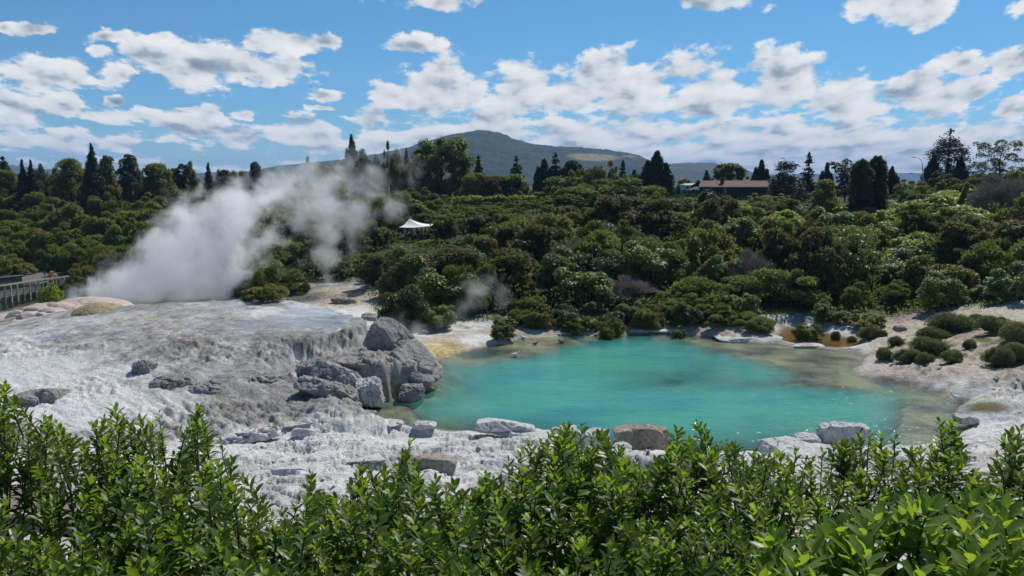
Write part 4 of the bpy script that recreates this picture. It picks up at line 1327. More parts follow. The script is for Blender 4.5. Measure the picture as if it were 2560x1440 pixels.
tree("round", 1105, 343, 490, 146, 185, "big round green broad-leaved tree in front of the mountain", 18, M_DECID, group=TG)
tree("spruce", 1197, 387, 440, 32, 225, "small spruce right of the big round tree, against the mountain", 19, M_CONIFER2, group=TG)
for i, (px, pt, w, lab) in enumerate([(1190, 432, 70, "autumn tinged leafy tree right below the big round tree"), (1235, 440, 80, "brownish leafy tree between the big round tree and the dark conifers"),
                                      (1285, 436, 70, "olive leafy tree below the pair of dark conifers")]):
    tree("broad", px, pt, 500, w, 166, lab, 30 + i, (M_OLIVE, M_BROWN, M_DECID)[i], group=TG)
tree("spruce", 1291, 389, 470, 48, 228, "dark narrow conifer over the slope, directly below the mountain's right flank", 20, group=TG)
tree("multi", 1360, 396, 480, 56, 215, "left of two joined dark conifers with open tops before the mountain", 21, M_CONIFER, group=TG)
tree("spruce", 1388, 381, 480, 48, 216, "right of two joined dark conifers, with a bare ragged tip", 22, M_CONIFER, group=TG)
tree("column", 1428, 404, 475, 44, 214, "blunt dark oval conifer right of the two joined ones", 23, group=TG)
tree("broad", 1472, 423, 455, 26, 235, "tiny round dark tree below the bare brown hill patch", 24, M_CONIFER, group=TG)
tree("spruce", 1503, 416, 460, 38, 240, "soft blue green conifer left of the grey lamp post", 25, M_CONIFER2, group=TG)
tree("spruce", 1530, 420, 470, 40, 238, "dark conifer in the low row left of the grey lamp post", 26, group=TG)
tree("spruce", 1556, 400, 475, 30, 232, "pointed conifer rising from the low row behind the grey lamp post", 27, group=TG)
tree("multi", 1585, 424, 480, 44, 232, "rounded dark tree at the right end of the low row", 28, M_CONIFER, group=TG)
tree("multi", 1640, 376, 490, 84, 186, "massive dark conifer with several blunt tops left of the red roofed building", 29, M_CONIFER, group=TG, n=10000)
tree("spruce", 1765, 425, 460, 26, 232, "small cone shaped tree behind the red roof's left end", 31, M_CONIFER2, group=TG)
tree("round", 1822, 408, 465, 68, 250, "round green tree rising behind the red roof", 32, M_DECID, group=TG, n=4500)
tree("multi", 1901, 399, 470, 50, 222, "dark two-topped tree behind the red roof's right end", 33, M_CONIFER, group=TG)
tree("cedar", 1960, 404, 500, 112, 172, "cedar with flat layered boughs, right of the red roofed building", 34, M_CONIFER, group=TG)
tree("spruce", 2018, 379, 490, 46, 178, "pointed spruce standing alone right of the layered cedar", 35, M_CONIFER, group=TG)
tree("multi", 2064, 408, 490, 42, 172, "dark tree right of the lone spruce, left of the flat-topped ones", 36, M_BROWN, group=TG)
tree("flat", 2112, 397, 500, 92, 170, "flat-topped open dark tree behind the twin shaggy trees", 37, M_CONIFER, group=TG, n=4200)
tree("column", 2150, 395, 565, 46, 114, "left of the twin tall shaggy dark trees on the right slope", 38, M_CONIFER2, group=TG, n=9000)
tree("column", 2186, 390, 560, 44, 116, "right of the twin tall shaggy dark trees on the right slope", 39, M_CONIFER2, group=TG, n=9000)
tree("podocarp", 2057, 448, 560, 70, 118, "yellowish green upright tree left of the twin shaggy trees", 40, M_OLIVE, group=TG)
tree("cone", 2226, 415, 470, 56, 168, "broad dark conical tree right of the twin shaggy trees", 41, M_CONIFER, group=TG)
tree("redwood", 2365, 321, 460, 98, 196, "tallest dark tree on the right skyline, with a gap below its crown", 42, M_CONIFER, group=TG, n=7500)
tree("cone", 2327, 384, 460, 58, 194, "dark tree at the left foot of the tallest one on the right skyline", 43, M_CONIFER, group=TG)
tree("cone", 2396, 388, 460, 50, 194, "dark tree at the right foot of the tallest one on the right skyline", 44, M_CONIFER, group=TG)
tree("loose", 2492, 348, 450, 108, 168, "airy blue grey gum tree reaching to the right on the far right skyline", 45, M_CONIFER2, group=TG, n=4600)
tree("loose", 2438, 402, 450, 56, 176, "small thin-leaved tree between the tallest dark tree and the gum tree", 46, M_CONIFER2, group=TG, n=1200)
# the lower mixed trees that close the skyline between the tall ones
BACK = []
g = np.random.default_rng(91)
px = -60.0
i = 0
while px < 2640:
    Y = 186 + 40 * g.random()
    top = SCRUB_TOP(px) - 14 - 24 * g.random()
    if 1120 < px < 1400: top = 452 + 12 * g.random(); Y = 205 + 20 * g.random()
    if 1670 < px < 1935: top = 470; Y = 235 + 25 * g.random(); top = 446 + 8 * g.random()
    if px < 660: top = 412 + 36 * g.random()
    if 2210 < px < 2330: top = 450
    if px > 2400: top = max(top, 432)
    xy = XY(px, Y, 8); gz_ = ground_z(xy[0], Y); hh = D(px, top, Y)[2] - gz_
    kind = g.choice(["olive_shrub", "tea_tree_shrub", "dark_shrub", "broadleaf_shrub", "brown_shrub"], p=[.22, .28, .25, .13, .12])
    if hh > 1.2:
        BACK.append(plant(kind, i, (xy[0], Y, gz_ - .2), 1.0 + .5 * g.random(), hh / 2.7, g.random() * 6.28, "low mixed trees behind the scrub", "bushy_tree"))
        i += 1
    px += (18 + 14 * g.random()) if px < 660 else (24 + 20 * g.random())
tree("loose", 2132, 566, 740, 165, 75, "tall light green leafy tree standing out above the shrubs, behind the amber pool", 47, M_BRIGHTLEAF, group=TG, n=5200)
# leaning vine-clad trunk and two thin stems on the right slope
vt = empty("vine_clad_trunk", (*XY(2388, 104, 8), ground_z(*XY(2388, 104, 8)) - .1))
b0 = np.zeros(3); h_ = D(2412, 468, 104)[2] - vt.location.z
mb = MB(); mb.tube([(0, 0, 0), (.25, 0, h_ * .5), (1.25, 0, h_)], [.16, .12, .04], 7); mb.build("trunk", M_BARKD, vt, True)
lob = [(.25 + 1.0 * t, 0, h_ * (.3 + .7 * t), .45 - .22 * t, .45 - .22 * t, .55) for t in np.linspace(0, 1, 9)]
link("foliage", crown_mesh("foliage", lob, 1500, .34, .16, M_BRIGHT, 5, "tuft", .5, core=.4), vt)
tag(vt, "leaning dead trunk wrapped in bright green vine on the right hillside", "tree")
for i, (px, pt, lab) in enumerate([(2352, 555, "left of two thin bare grey trunks on the bright ferny slope"), (2372, 545, "right of two thin bare grey trunks on the bright ferny slope")]):
    xy = XY(px, 92, 6); z0 = ground_z(*xy); hh = D(px + 20, pt, 92)[2] - z0
    bt = empty("bare_tree", (xy[0], 92, z0 - .1))
    mb = MB(); mb.tube([(0, 0, 0), (.15, 0, hh * .5), (.75, .1, hh)], [.10, .07, .02], 6)
    for j in range(5):
        t = .45 + .1 * j; p = np.array([.15 + .9 * max(0, t - .5), 0, hh * t]); s = 1 if j % 2 else -1
        mb.tube([p, p + np.array([.35 * s, .1, .45])], [.03, .01], 4)
    mb.build("trunk", M_GREY, bt, True)
    tag(bt, lab, "bare tree")


# ------------------------------------------------------------------ hills
def hill(name, sil, dist, depth, seed, mat, rough=1.0, base=0.0, nx=340, ny=70, skirt=300):
    """sil: silhouette in photo pixels; a ridge of real height at that distance, with a long front slope."""
    xs = [p[0] for p in sil]
    px = np.linspace(xs[0], xs[-1], nx)
    zt = np.array([D(1280, np.interp(p, xs, [q[1] for q in sil]), dist)[2] for p in px])
    x0 = np.array([XY(p, dist, 100)[0] for p in px])
    t = np.concatenate([np.linspace(0, 1, ny), np.linspace(1.05, 1.8, 14)])
    T_, X_ = np.meshgrid(t, x0, indexing="ij")
    Yv = dist - depth * (1 - T_)
    Xv = X_ * (Yv / dist)
    ZT = np.broadcast_to(zt[None], T_.shape)
    prof = np.where(T_ <= 1, np.sin(np.clip(T_, 0, 1) * math.pi / 2) ** 1.25, np.cos(np.clip((T_ - 1) / .8, 0, 1) * math.pi / 2))
    rav = fbm(Xv / 300 + seed, Yv / 500, octaves=4, ridged=True)
    fine = fbm(Xv / 18 + seed, Yv / 18, octaves=3) * 5 + fbm(Xv / 62, Yv / 62 + seed, octaves=3) * 7
    env = np.sin(np.clip(T_, 0, 1) * math.pi) ** .7
    hgt = np.maximum(ZT - base, 0)
    Zv = base - 6 + (hgt + 6) * prof + env * (rav - .35) * hgt * .14 + rough * fine * (.35 + .65 * env) * np.clip(hgt / 60, .1, 1)
    nyt = len(t)
    i = (np.arange(nyt - 1)[:, None] * nx + np.arange(nx - 1)[None]).ravel()
    f = np.stack([i, i + 1, i + nx + 1, i + nx], 1)
    v = np.stack([Xv.ravel(), Yv.ravel(), Zv.ravel()], 1)
    pxx, pyy = proj(v[:, 0], v[:, 1], v[:, 2])
    bare = np.zeros(len(v))
    if name == "mountain":
        sel = np.exp(-(((pxx - 1480) / 62) ** 2 + ((pyy - 393 - (pxx - 1480) * .04) / 8.5) ** 2) ** 2) + .8 * np.exp(-(((pxx - 1575) / 22) ** 2 + ((pyy - 391) / 3) ** 2))
        bare = np.clip(sel * 1.5 + .9 * fbm(v[:, 0] / 110, v[:, 1] / 300, octaves=4) - .3, 0, 1) * (sel > .15)
    me = make_mesh(name, v, f, smooth=True, attrs={"bare": bare}, mats=mat)
    return tag(link(name, me), kind="structure")


def forest_mat(name, a, b, scale=.035):
    m, nt = new_mat(name); T = NT(nt)
    pos = T.n("ShaderNodeNewGeometry").outputs["Position"]
    n1 = T.noise(pos, scale, 5, .65); n2 = T.noise(pos, scale * .12, 4, .6)
    c = T.mix(T.mapr(T.math("ADD", T.math("MULTIPLY", n1, .65), T.math("MULTIPLY", n2, .35)), .36, .64), a, b)
    dry = T.ramp(n1, [(.3, (.13, .11, .05)), (.6, (.28, .22, .11))])
    c = T.mix(T.attr("bare"), c, dry)
    p = T.principled(Base_Color=c, Roughness=.95); p.inputs["Specular IOR Level"].default_value = .1
    b_ = T.n("ShaderNodeBump"); b_.inputs["Distance"].default_value = 14; b_.inputs["Strength"].default_value = .9
    T.put(b_.inputs["Height"], n1); T.put(p.inputs["Normal"], b_.outputs[0])
    T.out(p.outputs[0])
    return m


M_FOREST = forest_mat("forested slope", (.012, .024, .014), (.046, .062, .028))
M_FOREST2 = forest_mat("far plantation slope", (.022, .034, .018), (.085, .085, .045), .02)
hill("mountain", [(560, 442), (640, 428), (700, 417), (780, 409), (860, 402), (910, 394), (960, 385), (1040, 368), (1090, 355), (1130, 345), (1165, 339), (1190, 336), (1215, 335), (1240, 340), (1262, 346),
                  (1300, 356), (1335, 364), (1380, 371), (1410, 374), (1440, 374), (1480, 376), (1520, 381), (1560, 386), (1600, 394), (1625, 404), (1650, 420), (1680, 440)], 3600, 1600, 3, M_FOREST, 1.0, base=4, nx=520, ny=110)
hill("hills", [(1620, 418), (1660, 411), (1700, 409), (1740, 409), (1780, 410), (1815, 417), (1850, 421), (1880, 430), (1905, 445)], 4400, 1600, 9, M_FOREST2, .8, base=4, nx=200, ny=60)
hill("hills", [(-150, 405), (-40, 408), (30, 412), (80, 420), (130, 424), (200, 428), (300, 438), (380, 442), (470, 435), (560, 430), (640, 428), (700, 440)], 5000, 1600, 15, M_FOREST2, .7, base=3, nx=260, ny=50)
hill("hills", [(1300, 452), (1700, 444), (1900, 438), (2020, 434), (2150, 435), (2300, 433), (2480, 434), (2620, 431), (2900, 436)], 8200, 2200, 22, M_FOREST2, .6, base=0, nx=300, ny=40)
# mast on the summit
mt = empty("mast", (*D(1190, 338, 3560)[:2], D(1190, 342, 3560)[2]))
mb = MB(); mb.tube([(0, 0, -6), (0, 0, 7), (0, 0, 14)], [3.2, 2.8, 2.1], 8); mb.build("tower", plain("pale concrete", (.45, .42, .38), .8), mt)
mb = MB(); mb.tube([(0, 0, 14), (0, 0, 21)], [.7, .4], 6); mb.build("antenna", plain("dull steel", (.3, .3, .31), .5), mt)
tag(mt, "tiny transmitter tower on the mountain's summit", "tower")
# ------------------------------------------------------------------ boulders and sinter domes
def rock_mat(name, lo, mid, hi, bump=.9, scale=1.3):
    m, nt = new_mat(name); T = NT(nt)
    tc = T.n("ShaderNodeTexCoord").outputs["Object"]
    n1 = T.noise(tc, scale, 7, .65); n2 = T.noise(tc, scale * 5, 5, .65); n3 = T.noise(tc, scale * 18, 3, .6)
    c = T.ramp(T.math("ADD", T.math("MULTIPLY", n1, .5), T.math("MULTIPLY", n2, .5)), [(.34, lo), (.48, mid), (.64, hi)])
    p = T.principled(Base_Color=c, Roughness=.88); p.inputs["Specular IOR Level"].default_value = .2
    h = T.math("ADD", T.math("MULTIPLY", n2, .7), T.math("MULTIPLY", n3, .3))
    T.put(p.inputs["Normal"], T.bump(h, bump, .16))
    T.out(p.outputs[0])
    return m


M_GREYROCK = rock_mat("weathered grey sinter", (.10, .095, .09), (.28, .272, .26), (.45, .44, .425), scale=2.2)
M_WHITEROCK = rock_mat("pale sinter rock", (.30, .295, .285), (.56, .55, .535), (.72, .71, .695), scale=2.0)
M_TANROCK = rock_mat("tan stained rock", (.12, .09, .065), (.30, .25, .20), (.48, .43, .38))
M_PINK = rock_mat("pinkish sinter", (.30, .235, .20), (.42, .345, .30), (.50, .43, .385), .35, .5)
M_OCHRE = rock_mat("ochre sinter", (.15, .115, .065), (.31, .25, .15), (.45, .38, .25), .9, 1.6)
ICO5 = icosphere(5)
ICO6 = icosphere(6)


def boulder(loc, dims, seed, mat, label, rz=0.0, tilt=(0, 0), cuts=9, rough=.085, sharp=.96, name="boulder", group=None, sub=ICO5, cat="rock", planes=None, sink=.25, strat=0.0):
    """an angular block: the unit ball cut by random planes, roughened; dims are full sizes in metres"""
    g = np.random.default_rng(seed)
    dv, f = sub
    nrm = [np.array(v, float) for v in ((0, 0, 1), (0, 0, -1), (1, 0, 0), (-1, 0, 0), (0, 1, 0), (0, -1, 0))]
    dist = [.80, .85, .82, .82, .82, .82]
    nrm = [unit(n + g.normal(size=3) * .16) for n in nrm]
    for _ in range(cuts):
        nrm.append(unit(g.normal(size=3))); dist.append(.80 + .28 * g.random())
    for pn, pd in planes or []:
        nrm.append(unit(np.array(pn, float))); dist.append(pd)
    N = np.array(nrm); d = np.array(dist)
    c = dv @ N.T
    r = np.min(np.where(c > .05, d / np.maximum(c, .05), 9), axis=1)
    r = np.minimum(r, 1.18)
    r = r * sharp + (1 - sharp) * .95
    p = dv * r[:, None] * np.asarray(dims) / 2
    s = max(dims)
    q = p / s * 3 + seed
    nn = fbm(q[:, 0], q[:, 1], q[:, 2], octaves=5, gain=.55) * .7 + fbm(q[:, 0] * 1.7, q[:, 1] * 1.7, q[:, 2] * 1.7 + 3, octaves=4, ridged=True) * .45
    if strat:
        nn = nn + strat * np.sin(p[:, 2] / s * 38 + 3 * fbm(q[:, 0], q[:, 1], q[:, 2], octaves=2))
    crk = fbm(q[:, 0] * .9 + 11, q[:, 1] * .9, q[:, 2] * .9, octaves=3)
    nn = nn - .9 * sstep(.07, .0, np.abs(crk)) + .40 * fbm(q[:, 0] * 6, q[:, 1] * 6, q[:, 2] * 6, octaves=3, gain=.6)
    p = p + dv * (nn * rough * s * .6)[:, None]
    cx, sx = math.cos(tilt[0]), math.sin(tilt[0]); cy, sy = math.cos(tilt[1]), math.sin(tilt[1])
    p = np.stack([p[:, 0], p[:, 1] * cx - p[:, 2] * sx, p[:, 1] * sx + p[:, 2] * cx], 1)
    p = np.stack([p[:, 0] * cy + p[:, 2] * sy, p[:, 1], -p[:, 0] * sy + p[:, 2] * cy], 1)
    zc = -p[:, 2].min() - sink * (p[:, 2].max() - p[:, 2].min())
    p[:, 2] += zc
    o = link(name, make_mesh(name, p, f, smooth=True, mats=mat), None, loc)
    o.rotation_euler = (0, 0, rz)
    tag(o, label, cat, group)
    return o


def rock_px(px, py_foot, w, h, depth_m, z, label, seed, mat=M_GREYROCK, **kw):
    """px, py_foot: where its foot meets the ground (height z); w,h visible size in photo pixels"""
    p = W(px, py_foot, z)
    k = FPX / (p[1] * CP - (z - CAM_H) * SP)
    wm, hm = w / k, h / k
    sink = kw.get("sink", .25)
    # visible height = hm*cos(a) + depth*sin(a)
    a = math.atan2(CAM_H - z, p[1])
    hz = max(.12, (hm - depth_m * math.sin(a) * .75) / math.cos(a))
    return boulder((p[0], p[1] + depth_m / 2 * .8, z), (wm * 1.1, depth_m, hz / (1 - sink)), seed, mat, label, **kw)


# the broken rim right of the cliff
TIPKW = dict(sub=ICO6, sharp=.99)
rock_px(972, 925, 140, 108, 2.4, .6, "long tilted grey slab leaning down from the cliff's right end", 3, tilt=(.30, .62), rz=-.15, rough=.055, cuts=4, sink=.10, planes=[((-.45, -1, .1), .50), ((.3, -.2, 1), .62)], **TIPKW)
rock_px(1016, 985, 138, 112, 4.0, .0, "large grey rock dropping into the pool at the tip of the mound", 4, tilt=(.18, .66), rz=-.3, rough=.075, cuts=9, sink=.10, planes=[((-.6, -.9, -.1), .62)], **TIPKW)
rock_px(1000, 915, 92, 54, 2.4, .6, "rough block wedged above the dark rock pool", 5, tilt=(.2, .45), rough=.09, cuts=8, **TIPKW)
rock_px(962, 988, 140, 120, 2.6, .0, "overhanging grey block with a dark hollow beneath, beside the pool", 6, tilt=(-.30, .10), rough=.06, sink=.04, cuts=5, planes=[((0, -.8, -.62), .40), ((.1, -.25, 1), .70)], **TIPKW)
rock_px(880, 985, 100, 104, 2.6, .35, "grey slab left of the overhanging block", 7, tilt=(-.22, .12), rough=.07, sink=.08, cuts=6, planes=[((0, -.3, 1), .68), ((0, -.8, -.5), .5)], **TIPKW)
rock_px(915, 1024, 76, 84, 1.8, .0, "crumbling pale block below the grey slabs, at the pool's left corner", 8, M_WHITEROCK, rough=.17, sink=.08, **TIPKW)
rock_px(838, 982, 118, 76, 2.4, .75, "angled grey slab under the streaked cliff", 9, tilt=(-.25, .36), rz=.25, rough=.07, sink=.12, cuts=6, planes=[((.1, -.3, 1), .66)], **TIPKW)
rock_px(772, 950, 74, 60, 2.2, 1.1, "rounded grey rock at the left foot of the streaked cliff", 10, rough=.11, **TIPKW)
rock_px(815, 1008, 150, 56, 2.4, .7, "low cracked ledge in front of the grey slabs", 11, tilt=(-.12, .22), rough=.13, **TIPKW)
rock_px(1026, 1010, 58, 54, 1.6, -.15, "small dark knobbly rock in the water under the mound's tip", 12, rough=.18, **TIPKW)
rock_px(1052, 985, 52, 92, 2.0, -.15, "steep grey rock face at the water, right side of the mound's tip", 14, tilt=(.1, .40), rough=.08, sink=.1, **TIPKW)
rock_px(922, 803, 40, 22, 1.3, 1.9, "little rock stack with stripes on top of the cliff's right end", 13, strat=.35, sink=.1)
rock_px(915, 1048, 46, 26, .9, .2, "dark flat stone at the pool's near left corner", 15, sink=.3)
rock_px(870, 1030, 60, 30, 1.1, .35, "grey hump between the low ledge and the dark flat stone", 16, sink=.3)
rock_px(352, 938, 56, 38, 1.1, 1.6, "knobbly grey lump standing alone on the mound's front", 17, rough=.22, sharp=.4)
rock_px(420, 978, 130, 52, 2.4, 1.2, "bulging grey swell on the mound's front below the knobbly lump", 18, rough=.10, sharp=.35, sink=.55)
rock_px(510, 985, 140, 44, 2.6, 1.15, "broad grey swell right of the bulging one", 19, rough=.10, sharp=.35, sink=.55)
rock_px(640, 960, 110, 34, 2.2, 1.3, "low grey swell left of the cliff's foot", 20, rough=.12, sharp=.4, sink=.5)
rock_px(110, 1005, 75, 44, 1.6, .9, "pair-like grey outcrop at the left edge above the foreground leaves, right piece", 21, rough=.10, sink=.4)
rock_px(52, 1010, 80, 40, 1.6, .9, "grey outcrop at the left edge above the foreground leaves, left piece", 22, rough=.09, sink=.4)
# the near shelf
rock_px(1245, 1088, 125, 46, 1.3, .55, "flat topped pale block on the near shelf at the pool's edge", 30, M_WHITEROCK, tilt=(-.12, .05), cuts=5, rough=.03, sink=.15)
rock_px(1312, 1095, 60, 38, .9, .55, "pale block right of the flat topped one", 31, M_WHITEROCK, tilt=(-.05, .2), cuts=6, rough=.04, sink=.15)
rock_px(1350, 1110, 170, 40, 1.5, .5, "long pale hump along the near pool edge", 32, M_WHITEROCK, rough=.06, sink=.35)
rock_px(1420, 1105, 75, 45, 1.2, .5, "pale boulder behind the highest foreground sprig", 33, M_WHITEROCK, rough=.06)
rock_px(1495, 1125, 70, 58, 1.1, .5, "white rounded boulder left of the brown boulder", 34, M_WHITEROCK, rough=.05)
rock_px(1612, 1140, 142, 86, 1.4, .5, "brown and grey pitted boulder at the near pool edge", 35, M_TANROCK, tilt=(0, .12), rough=.09, sink=.15)
rock_px(1545, 1160, 75, 60, 1.0, .6, "white rock in front of the brown pitted boulder", 36, M_WHITEROCK, rough=.06)
rock_px(1585, 1178, 80, 42, 1.0, .6, "low white rock below the brown pitted boulder", 37, M_WHITEROCK, rough=.06)
rock_px(1640, 1166, 62, 36, .8, .6, "small pale rock right under the brown pitted boulder", 38, M_WHITEROCK, rough=.07)
rock_px(2117, 1110, 124, 60, 1.3, .55, "big white craggy boulder at the near right pool edge", 39, M_WHITEROCK, rough=.09, sink=.2, strat=.12)
rock_px(2025, 1115, 62, 34, 1.0, .5, "white rock left of the craggy boulder", 40, M_WHITEROCK, rough=.09, sink=.3)
rock_px(1975, 1130, 120, 42, 1.6, .45, "low white ledge running left from the craggy boulder", 41, M_WHITEROCK, rough=.08, sink=.4)
rock_px(2060, 1165, 230, 60, 2.2, .55, "wide white sloping rock below the craggy boulder", 42, M_WHITEROCK, rough=.06, sink=.45)
rock_px(2380, 1195, 90, 42, 1.0, .9, "pale pitted rock behind the right foreground leaves", 43, M_WHITEROCK, rough=.12, sink=.3)
rock_px(2425, 1055, 62, 22, .9, .3, "flat pale rock at the pool's right corner", 44, M_WHITEROCK, rough=.10, sink=.35)
rock_px(1075, 1202, 122, 72, 1.3, .6, "brown faced boulder with a pale top in the middle of the near shelf", 45, M_TANROCK, tilt=(-.15, .1), rough=.06, sink=.12, planes=[((-.1, -1, .1), .6)])
rock_px(1060, 1200, 24, 14, .4, .6, "small round stone in front of the brown faced boulder", 46, M_WHITEROCK)
rock_px(745, 1072, 100, 28, 1.6, .4, "long pale ridge rock at the left end of the near shelf", 47, M_WHITEROCK, tilt=(-.1, -.1), rough=.07, sink=.3, rz=.3)
rock_px(610, 1105, 170, 32, 1.2, .4, "low broken ledge running left from the near shelf", 48, M_WHITEROCK, rough=.10, sink=.35, rz=.28, tilt=(-.15, -.12))
rock_px(755, 1105, 60, 36, 1.0, .45, "cracked white slab on the near shelf", 49, M_WHITEROCK, tilt=(-.35, .1), rough=.05, sink=.2, cuts=5)
rock_px(845, 1205, 80, 24, 1.0, .5, "thin flat slab lying on the white ground, left of the tall sprig", 50, M_WHITEROCK, cuts=4, rough=.04, sink=.5, rz=-.3)
rock_px(960, 1070, 90, 22, 1.0, .32, "layered pale ledge by the pool's near left shore", 51, M_WHITEROCK, strat=.3, rough=.07, sink=.3)
rock_px(1060, 1072, 60, 22, .9, .35, "small pale ledge right of the layered one", 52, M_WHITEROCK, rough=.09, sink=.3)
rock_px(890, 1155, 120, 26, 1.6, .5, "flat cracked pavement slab in the middle of the near shelf", 53, M_WHITEROCK, cuts=4, rough=.03, sink=.55, rz=.2)
rock_px(720, 1180, 110, 22, 1.5, .45, "flat cracked pavement slab at the left of the near shelf", 54, M_WHITEROCK, cuts=4, rough=.03, sink=.6)
# right shore and far shore
rock_px(2030, 868, 78, 12, 1.4, .02, "flat white islet between the amber and turquoise water", 63, M_WHITEROCK, rough=.05, sink=.4, sharp=.5, name="islet", cat="islet")
rock_px(1880, 852, 170, 18, 2.4, .05, "long pale rock shelf along the far shore, right part", 64, M_WHITEROCK, rough=.05, sink=.45)
rock_px(1640, 832, 190, 18, 2.4, .05, "long pale rock shelf along the far shore, middle part", 65, M_WHITEROCK, rough=.05, sink=.45)
rock_px(1360, 836, 130, 14, 2.2, .05, "long pale rock shelf along the far shore, left part", 66, M_WHITEROCK, rough=.05, sink=.45)
rock_px(900, 742, 46, 18, 1.4, .9, "yellowish boulder at the back of the mound, left of the big dark bush", 67, M_TANROCK, rough=.1)
rock_px(860, 760, 60, 16, 1.4, .8, "low yellowish rocks behind the mound's right end", 68, M_TANROCK, rough=.14)
rock_px(590, 738, 36, 16, 1.0, .8, "round brown boulder behind the mound, right of the steam's foot", 69, M_TANROCK)
rock_px(2255, 828, 30, 16, .9, 1.4, "dark lump at the foot of the right slope", 70, M_GREYROCK)


def dome(name, px, py, w, h, depth_m, z, seed, mat, label, bulge=.12, bs=1.1, rz=0.0, crease=0.0):
    """a smooth mound of sinter with bulbous flowstone lobes"""
    p = W(px, py, z)
    k = FPX / (p[1] * CP - (z - CAM_H) * SP)
    a = math.atan2(CAM_H - z, p[1])
    hz = max(.3, (h / k - depth_m * .5 * math.sin(a)) / math.cos(a))
    v, f = ICO6
    q = v * np.array([w / k / 2, depth_m / 2, hz])
    g = np.random.default_rng(seed)
    C = g.uniform(-1, 1, (150, 3)) * np.array([w / k / 2, depth_m / 2, hz]) * 1.05
    d2 = ((q[:, None, :] - C[None]) ** 2).sum(-1)
    ds = np.sqrt(np.sort(d2, axis=1)[:, :2])
    cell = np.clip((ds[:, 1] - ds[:, 0]) / bs, 0, 1)
    lob = np.sqrt(np.clip(cell * 1.6, 0, 1))
    lw = .35 + .65 * sstep(.2, -.5, v[:, 1] * .8 + v[:, 2] * .55 - .2)
    nn = lob * bulge * lw + .35 * bulge * fbm(q[:, 0] * .7 + seed, q[:, 1] * .7, q[:, 2] * .7, octaves=4) * 2 + crease * fbm(q[:, 0] * 2.2, q[:, 1] * 2.2, q[:, 2] * 2.2 + seed, octaves=4, ridged=True)
    q = q + v * nn[:, None]
    q = q[:, :]
    o = link(name, make_mesh(name, q, f, smooth=True, mats=mat), None, (p[0], p[1] + depth_m * .5, z - .1))
    o.rotation_euler = (0, 0, rz)
    tag(o, label, "sinter mound")
    return o


dome("sinter_mound", 70, 835, 330, 82, 8.0, 1.0, 1, M_PINK, "pinkish bulbous sinter mound at the left edge, below the footbridge", .42, .9)
dome("sinter_mound", 175, 800, 240, 62, 6.0, 1.5, 2, M_PINK, "smooth pink sinter hump right behind the bulbous pink mound, steam rising over it", .16, 1.4)
dome("sinter_mound", 208, 820, 152, 68, 4.6, 1.75, 3, M_OCHRE, "yellowish brown rounded dome beside the pink mound", .10, 1.6, crease=.05)
dome("sinter_mound", 330, 805, 150, 30, 4.0, 2.2, 4, M_OCHRE, "low ochre swell running right from the yellowish brown dome", .10, 1.4, crease=.05)
dome("sinter_mound", 120, 862, 190, 34, 3.4, 1.25, 5, M_OCHRE, "low tan toe of flowstone in front of the pink mound", .16, .8)
dome("sinter_mound", 420, 790, 130, 20, 3.6, 2.55, 6, M_GREYROCK, "low grey brown swell at the back of the terrace, in front of the steam", .08, 1.4)


def rubble():
    """loose stones lying about on the bare sinter"""
    g = np.random.default_rng(12)
    V, F = [], []; off = 0
    iv, jf = ICO1
    spots = []
    while len(spots) < 900:
        px, py = g.uniform(380, 2560), g.uniform(930, 1230)
        if not (py > 1075 or (px > 2150 and py > 905)): continue
        p = W(px, py, .6)
        if float(poly_sd(POOL, np.array([p[0]]), np.array([p[1]]))[0]) > -.25: continue
        if vnoise(np.array([p[0] * .6]), np.array([p[1] * .6]))[0] < -.1 and g.random() < .75: continue
        spots.append(p)
    S = np.array(spots); Z = terrain(S[:, 0], S[:, 1])[0]
    for p, z in zip(S, Z):
        r = .025 + .11 * g.random() ** 4
        v = iv * (1 + .22 * g.normal(size=(len(iv), 1))) * r * np.array([1 + .5 * g.random(), 1, .55]) + np.array([p[0], p[1], z + r * .1])
        V.append(v); F.append(jf + off); off += len(v)
    tag(link("rubble", make_mesh("rubble", np.concatenate(V), np.concatenate(F), mats=M_WHITEROCK)), kind="stuff")


rubble()
# ------------------------------------------------------------------ footbridge, path, people, pavilion, buildings
M_TIMBER = plain("weathered green grey timber", (.13, .16, .12), .85, .3, 5.0, .4)
M_TIMBER_TOP = plain("pale lichen timber rail", (.30, .33, .25), .85, .25, 5.0, .3)
M_TIMBER_DK = plain("dark green timber boards", (.09, .12, .10), .9, .35, 3.0, .4)
M_ASPHALT = plain("asphalt", (.13, .12, .115), .9, .2, 4.0, .3)
M_DARKPAINT = plain("dark green black paint", (.012, .020, .018), .6, .2)
M_WHITEBOX = plain("off white metal", (.62, .63, .62), .5, .06)

DECK = 1.25
BA, BB = XY(-60, 72.0, 2.3), XY(186, 82.9, 2.3)
bdir = (BB - BA) / np.linalg.norm(BB - BA); blen = float(np.linalg.norm(BB - BA))
bnrm = np.array([-bdir[1], bdir[0]])           # away from the camera


def bp(s, off, z): p = BA + bdir * s + bnrm * off; return np.array([p[0], p[1], z])


